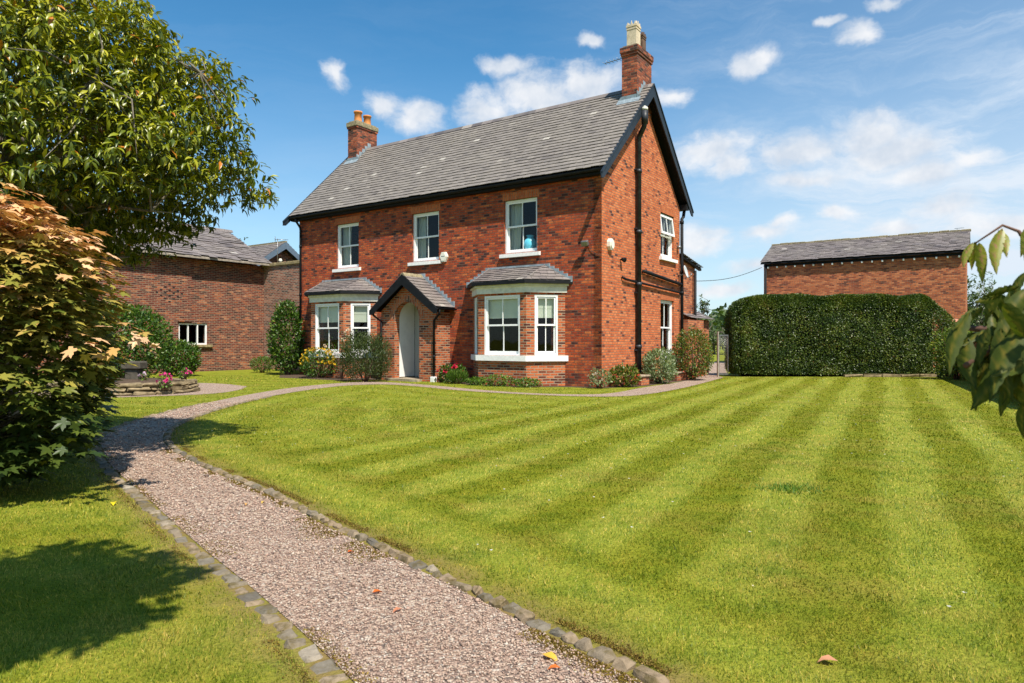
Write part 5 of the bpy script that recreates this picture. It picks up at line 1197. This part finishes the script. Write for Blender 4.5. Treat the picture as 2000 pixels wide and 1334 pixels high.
def maple():
    base = (-4.5, 5.6, 0); root = thing('maple_tree', 'bushy golden maple with pink orange upper leaves beside the path', 'maple', base)
    c = np.array([0, 0, 1.32]); r = np.array([1.12, 1.0, 1.22]); rnd = random.Random(4)
    m = MB()
    for i in range(5): a = i*1.3; m.tube([(.08*math.cos(a), .08*math.sin(a), -.05), (.2*math.cos(a), .2*math.sin(a), .8), (.35*math.cos(a), .3*math.sin(a), 1.9)], [.06, .045, .02], 8)
    m.build('trunk', M_bark, root)
    Tp, Td = shell(1250, c, r, .62, .2, 2.4, 5, -.97); ex = np.array([(1.62,-.3,1.33),(1.5,-.35,1.38),(1.4,-.3,1.2),(1.3,-.5,1.28),(.8,-.7,2.25),(.7,-.6,2.35),(1.0,-.5,2.2),(1.25,-.5,.55),(1.2,-.4,.7)])
    T2, D2 = shell(210, (.56, -.3, 1.86), (.62, .5, .62), .5, .25, 3, 8); k2 = D2[:, 0] > -.3; Tp = np.vstack([Tp, T2[k2]]); Td = np.vstack([Td, D2[k2]])
    Tp = np.vstack([Tp, ex]); Td = np.vstack([Td, nrm(ex-c)])
    k = Tp[:, 2] > .22; Tp, Td = Tp[k], Td[k]; n = len(Tp)
    m = MB()
    for i in range(0, n, 5):
        a = np.array([Tp[i, 0]*.15, Tp[i, 1]*.15, Tp[i, 2]*.55]); m.tube([tuple(a), tuple(a*.4+Tp[i]*.6+np.array([0, 0, .05])), tuple(Tp[i])], [.010, .005, .002], 4, cap=False)
    m.build('branches', M_bark, root)
    npl = 7; P = np.repeat(Tp, npl, 0); D = np.repeat(Td, npl, 0); N_ = len(P); az = rng.uniform(0, 6.28, N_)
    H = np.c_[D[:, 0], D[:, 1], np.zeros(N_)]
    rad = np.c_[np.cos(az), np.sin(az), np.zeros(N_)]
    A = nrm(H*.7+rad*.9+np.array([0, 0, -.30])+rng.normal(0, .15, (N_, 3))); P = P+A*.05+np.c_[np.zeros((N_, 2)), rng.uniform(-.12, .03, N_)]
    Nn = nrm(np.array([0, 0, 1.0])+D*.3+rng.normal(0, .22, (N_, 3)))
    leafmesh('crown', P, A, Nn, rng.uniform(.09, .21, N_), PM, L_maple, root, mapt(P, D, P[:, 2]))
maple()
# tree just out of frame, behind the camera on the left: casts the shadow on the left lawn
limb_tree('young_tree', 'young tree just left of the viewpoint', 'tree', (-2.5, .75, 0), (.95, .7, 3.05), (.82, .8, .55), .07, 1300, 8, .13, L_bush, OV, 9, droop=.2, inner=.1, nb=10, amp=.25)
# small tree at the right whose leaves hang into view
def near_branch():
    root = thing('cherry_tree', 'leafy branch of a tree with large drooping serrated leaves at right', 'tree', (2.35, 1.15, 0))
    b = np.array([2.35, 1.15, 0]); m = MB()
    m.tube([(0,0,-.05),(.03,0,.6),(-.02,.0,1.3),(-.3,-.1,1.6),(-.7,-.1,1.85)], [.07,.055,.045,.03,.015], 10); m.build('trunk', M_bark, root)
    def W(px, py, d): return np.array([(px-1000)/1333*d, d, 1.25+(667-py)/1333*d])-b
    m = MB(); br = [(W(1895,642,1.52), .013), (W(1880,680,1.5), .010), (W(1945,520,1.55), .006), (W(1975,560,1.45), .01), (W(1985,760,1.5), .008)]
    lime = [(W(2075,660,1.5)), W(2050,600,1.5)]
    m.tube([(-.01,.01,1.25), tuple(W(2120,655,1.42)), tuple(W(2010,640,1.5)), tuple(W(1940,645,1.52)), tuple(W(1880,640,1.55))], [.028,.02,.013,.009,.005], 8)
    m.tube([tuple(W(2010,640,1.5)), tuple(W(1950,672,1.5)), tuple(W(1885,715,1.48))], [.011,.008,.006], 7)
    m.tube([tuple(W(2120,655,1.42)), tuple(W(2060,560,1.5)), tuple(W(1990,452,1.55)), tuple(W(1958,440,1.56)), tuple(W(1905,475,1.56))], [.014,.008,.004,.003,.002], 6)
    m.build('branches', M_twig, root)
    # each leaf: base pixel, tip pixel, depth
    Ls = [(1895,610,1835,770,1.50,0),(1960,690,1895,800,1.46,0),(1930,700,1905,805,1.5,0),(1985,600,1935,705,1.44,0),(1990,560,1925,585,1.5,0),(1955,560,1928,635,1.55,0),(1920,600,1865,645,1.52,0),
          (2000,680,1955,790,1.42,0),(1975,640,2000,760,1.4,0),(1960,590,2010,690,1.38,0),(1905,650,1850,700,1.54,0),(1890,660,1905,760,1.5,0),(1940,650,1950,755,1.48,0),(1985,735,1952,812,1.52,0),(2015,700,1998,835,1.45,0),
          (1950,640,1880,670,1.5,0),(1930,640,1910,720,1.44,0),(2010,560,1960,650,1.46,0),(2005,530,1975,600,1.5,0),(2020,620,1990,720,1.5,0),(2005,780,2001,860,1.5,0),(1960,570,1905,590,1.5,0),(1975,655,1925,735,1.52,0),
          (1958,446,1945,530,1.56,1),(1950,450,1965,500,1.57,1),(1912,474,1920,555,1.55,1),(1905,472,1898,530,1.56,1),(1900,474,1880,520,1.56,1),(2000,448,1992,500,1.5,1),(2008,440,2004,520,1.48,1)]
    for q in range(34): Ls.append((rng.uniform(1940,2080), rng.uniform(560,700), rng.uniform(1930,2090), rng.uniform(660,830), rng.uniform(1.38,1.6), 0))
    for q in range(16): Ls.append((rng.uniform(1925,1990), rng.uniform(590,690), rng.uniform(1890,1990), rng.uniform(660,790), rng.uniform(1.42,1.58), 0))
    for kind, nm, mt in ((0, 'leaves', L_dark), (1, 'young_leaves', L_yel)):
        V = []; Fs = []; T = []
        for (ax, ay, bx, by, d, kd) in Ls:
            if kd != kind: continue
            a = W(ax, ay, d); e = W(bx, by, d-random.uniform(-.03, .05)); L = np.linalg.norm(e-a)
            if L > .16: e = a+(e-a)*.155/L; L = .155
            if L < .05: continue
            ax_ = (e-a)/L; view = nrm(np.array([(a+b)[0], (a+b)[1], (a+b)[2]-1.25])); s = np.cross(ax_, view); s = nrm(s+view*random.uniform(-.5, .5)+rng.normal(0, .15, 3)); nn = np.cross(s, ax_)
            n = 14; wv = L*random.uniform(.12, .175); b0 = len(V); curl = random.uniform(.05, .2); bend = random.uniform(-.08, .08)
            for i in range(n+1):
                t_ = i/n; ww = wv*math.sin(math.pi*min(1, t_**.8*1.0))**.85*(1-.25*t_) if 0 < t_ < 1 else 0.0; ww *= (1+(.05 if i % 2 else -.04))
                c = a+ax_*L*t_+nn*(L*curl*(t_*t_)-L*curl*.4*t_)+s*bend*L*math.sin(math.pi*t_)
                for j, f_ in enumerate((-1, -.5, 0, .5, 1)): V.append(c+s*ww*f_+nn*(abs(f_)**1.3*ww*.35+.0016*(1 if (i+j) % 2 else -1))); T.append(.45+(.22 if (i+abs(j-2)) % 3 == 0 else -.06)+(.35 if j == 2 else 0)+random.uniform(-.14, .14))
            for i in range(n):
                for j in range(4): Fs.append((b0+i*5+j, b0+i*5+j+1, b0+(i+1)*5+j+1, b0+(i+1)*5+j))
        npmesh(nm, np.array(V), np.array(Fs), mt, root, np.clip(T, 0, 1), True)
    # the rest of the crown stands out of frame, towards the sun
    c = np.array([-.80, -.08, 1.62]); Tp, Td = shell(110, c, (.42, .28, .32), .1, .2, 2, 3); n = len(Tp); P = np.repeat(Tp, 8, 0)+rng.normal(0, .05, (n*8, 3))
    w_ = P+b; k = (w_[:, 0]/np.maximum(w_[:, 1], .05) > .90) | (w_[:, 1] < .2); k &= (w_[:, 1]+.6*w_[:, 2] < 2.2); P = P[k]; n = len(P)
    leafmesh('crown', P, rng.normal(0, .6, (n, 3))+[0, 0, -.5], rng.normal(0, .3, (n, 3))+[0, 0, 1], rng.uniform(.06, .11, n), OV, L_bush, root, rng.random(n), .9)
near_branch()
# distant trees
far = [(1372, 38, 3.9, 2.6, .62, 'sprawling tree with thin top branches just beyond the farmhouse'), (1395, 60, 2.8, 3.2, 2.6, 'brownish rounded tree by the far field'),
       (1906, 40, 5.0, 4.4, 1.9, 'tall pale green tree behind the right end of the barn'), (478, 46, 7.6, 2.5, 2.2, 'treetop showing above the outbuilding roof')]
for i, (px, d, h, cz, rr, lab) in enumerate(far):
    p = G(px, d); z0_ = float(field_z(np.array([p[0]]), np.array([p[1]]))[0])
    limb_tree('distant_tree', lab, 'tree', (p[0], p[1], z0_), (0, 0, h*.6), (rr, rr, h*.42), .12, (70, 420, 420, 420)[i], 8, .2 if i != 1 else .22, L_far, SM, 50+i, droop=.1, inner=.3, nb=10, amp=.35, fl=2.8)
def treeline():
    P = []; T = []
    for i in range(240):
        px = rng.uniform(-600, 2600); d = rng.uniform(230, 330); x = (px-1000)/1333*d; r = rng.uniform(4, 8); h = rng.uniform(5, 10); n = 90
        z0_ = float(field_z(np.array([x]), np.array([d]))[0]); D = nrm(rng.normal(0, 1, (n, 3))); P.append(np.array([x, d, z0_+h*.45])+D*np.array([r, r, h*.55])*rng.uniform(.7, 1.05, (n, 1))); T.append(np.clip(rng.normal(.35, .2, n)+.2*D[:, 2], 0, 1))
    P = np.vstack(P); n = len(P)
    o = leafmesh('far_woods', P, rng.normal(0, 1, (n, 3)), rng.normal(0, 1, (n, 3))+[0, -.5, .5], rng.uniform(1.6, 3.4, n), SM, L_far, None, np.concatenate(T), 1.6); tag(o, 'distant line of trees along the far edge of the field', 'woods', kind='stuff')
treeline()
def hedgerow():
    n = 5200; t_ = rng.random(n); x = 6+t_*55; P = np.c_[x, 62+rng.normal(0, .6, n)+x*.05, rng.uniform(0, 1, n)**.7*(1.3+.5*np.sin(x*1.1)+.4*np.sin(x*2.7))]
    o = leafmesh('field_hedge', P, rng.normal(0, 1, (n, 3)), rng.normal(0, 1, (n, 3))+[0, 0, .6], rng.uniform(.14, .3, n), SM, L_far, None, rng.random(n)); tag(o, 'rough field hedge beyond the gate', 'hedge')
    o.location.z = .3
hedgerow()

# fallen leaves and lawn flowers
Lf = [(221,985,'yellow leaf lying on the left lawn by the maple',(.62,.52,.02),.075),(482,986,'pale orange leaf at the upper end of the near path',(.6,.33,.12),.05),(516,982,'small yellow brown leaf on the upper gravel',(.6,.4,.1),.045),
      (679,1083,'orange and black leaf near the right-hand setts',(.6,.13,.02),.045),(727,1163,'bright orange leaf in the middle of the gravel path',(.65,.15,.02),.06),(785,1194,'pale red leaf on the gravel path',(.55,.22,.12),.05),
      (1059,1284,'yellow orange leaf lying on the moss by the setts',(.72,.42,.06),.075),(1095,1311,'orange leaf at the bottom end of the path',(.62,.16,.03),.05),(1637,1300,'large salmon coloured leaf on the main lawn',(.6,.28,.16),.075)]
tpl = OV
for i, (px, py, lab, c, s) in enumerate(Lf):
    d = 1.25*1333/(py-667); x = (px-1000)/1333*d; rz = random.uniform(0, 6.28)
    m = MB(Matrix.Rotation(rz, 4, 'Z')@Matrix.Rotation(random.uniform(.0, .15), 4, 'X')); m.add([tuple(Vector(v)*s*Vector((1.3, 1, 1.4)).x if False else (v[0]*s*1.5, v[1]*s, v[2]*s*1.5)) for v in OV[0]], [tuple(f) for f in OV[1]], None, True)
    o = m.build('fallen_leaf', leaf_mat('fallen leaf %d' % i, [(0, c), (1, c)], .25, .5, .3, (1, 1, 1))); o.location = (x, d, .018 if i in (0, 8) else .014)
    tag(o, lab, 'fallen leaf', 'fallen leaves')
n = 900; y = np.sqrt(rng.uniform(9, 23**2, n)); x = rng.uniform(-.45, .75, n)*y; k = pip(x, y, np.vstack([PRs, [(7.3, 24.2), (40, 24.2), (40, .6)]])) & (dist_pl(x, y, PRd) > .4)
k &= (np.sin(x*1.3+1)+np.sin(y*.9)) > -.6
P = np.repeat(np.c_[x[k], y[k], np.full(k.sum(), .032)], 5, 0)+0; nn_ = len(P); az = rng.uniform(0, 6.28, nn_)
o = leafmesh('clover_flowers', P, np.c_[np.cos(az), np.sin(az), np.full(nn_, .5)], np.tile([0, 0, 1.0], (nn_, 1)), np.full(nn_, .013), SM, flower('white clover', (.7, .68, .6)), None, rng.random(nn_), 1.5)
tag(o, 'tiny white clover flowers dotted over the main lawn', 'clover', kind='stuff')

# coarse dark tuft in the lawn
n = 330; P = np.c_[2.35+rng.normal(0, .15, n), 5.75+rng.normal(0, .09, n), np.zeros(n)]
o = leafmesh('grass_tuft', P, np.c_[rng.normal(0, .7, (n, 2)), np.ones(n)], rng.normal(0, 1, (n, 3)), rng.uniform(.03, .06, n), BL, leaf_mat('coarse grass', [(0, (.04, .12, .015)), (1, (.16, .28, .03))], .3), None, rng.random(n), .16)
tag(o, 'small darker green tuft of coarse grass in the striped lawn', 'grass tuft', kind='stuff')
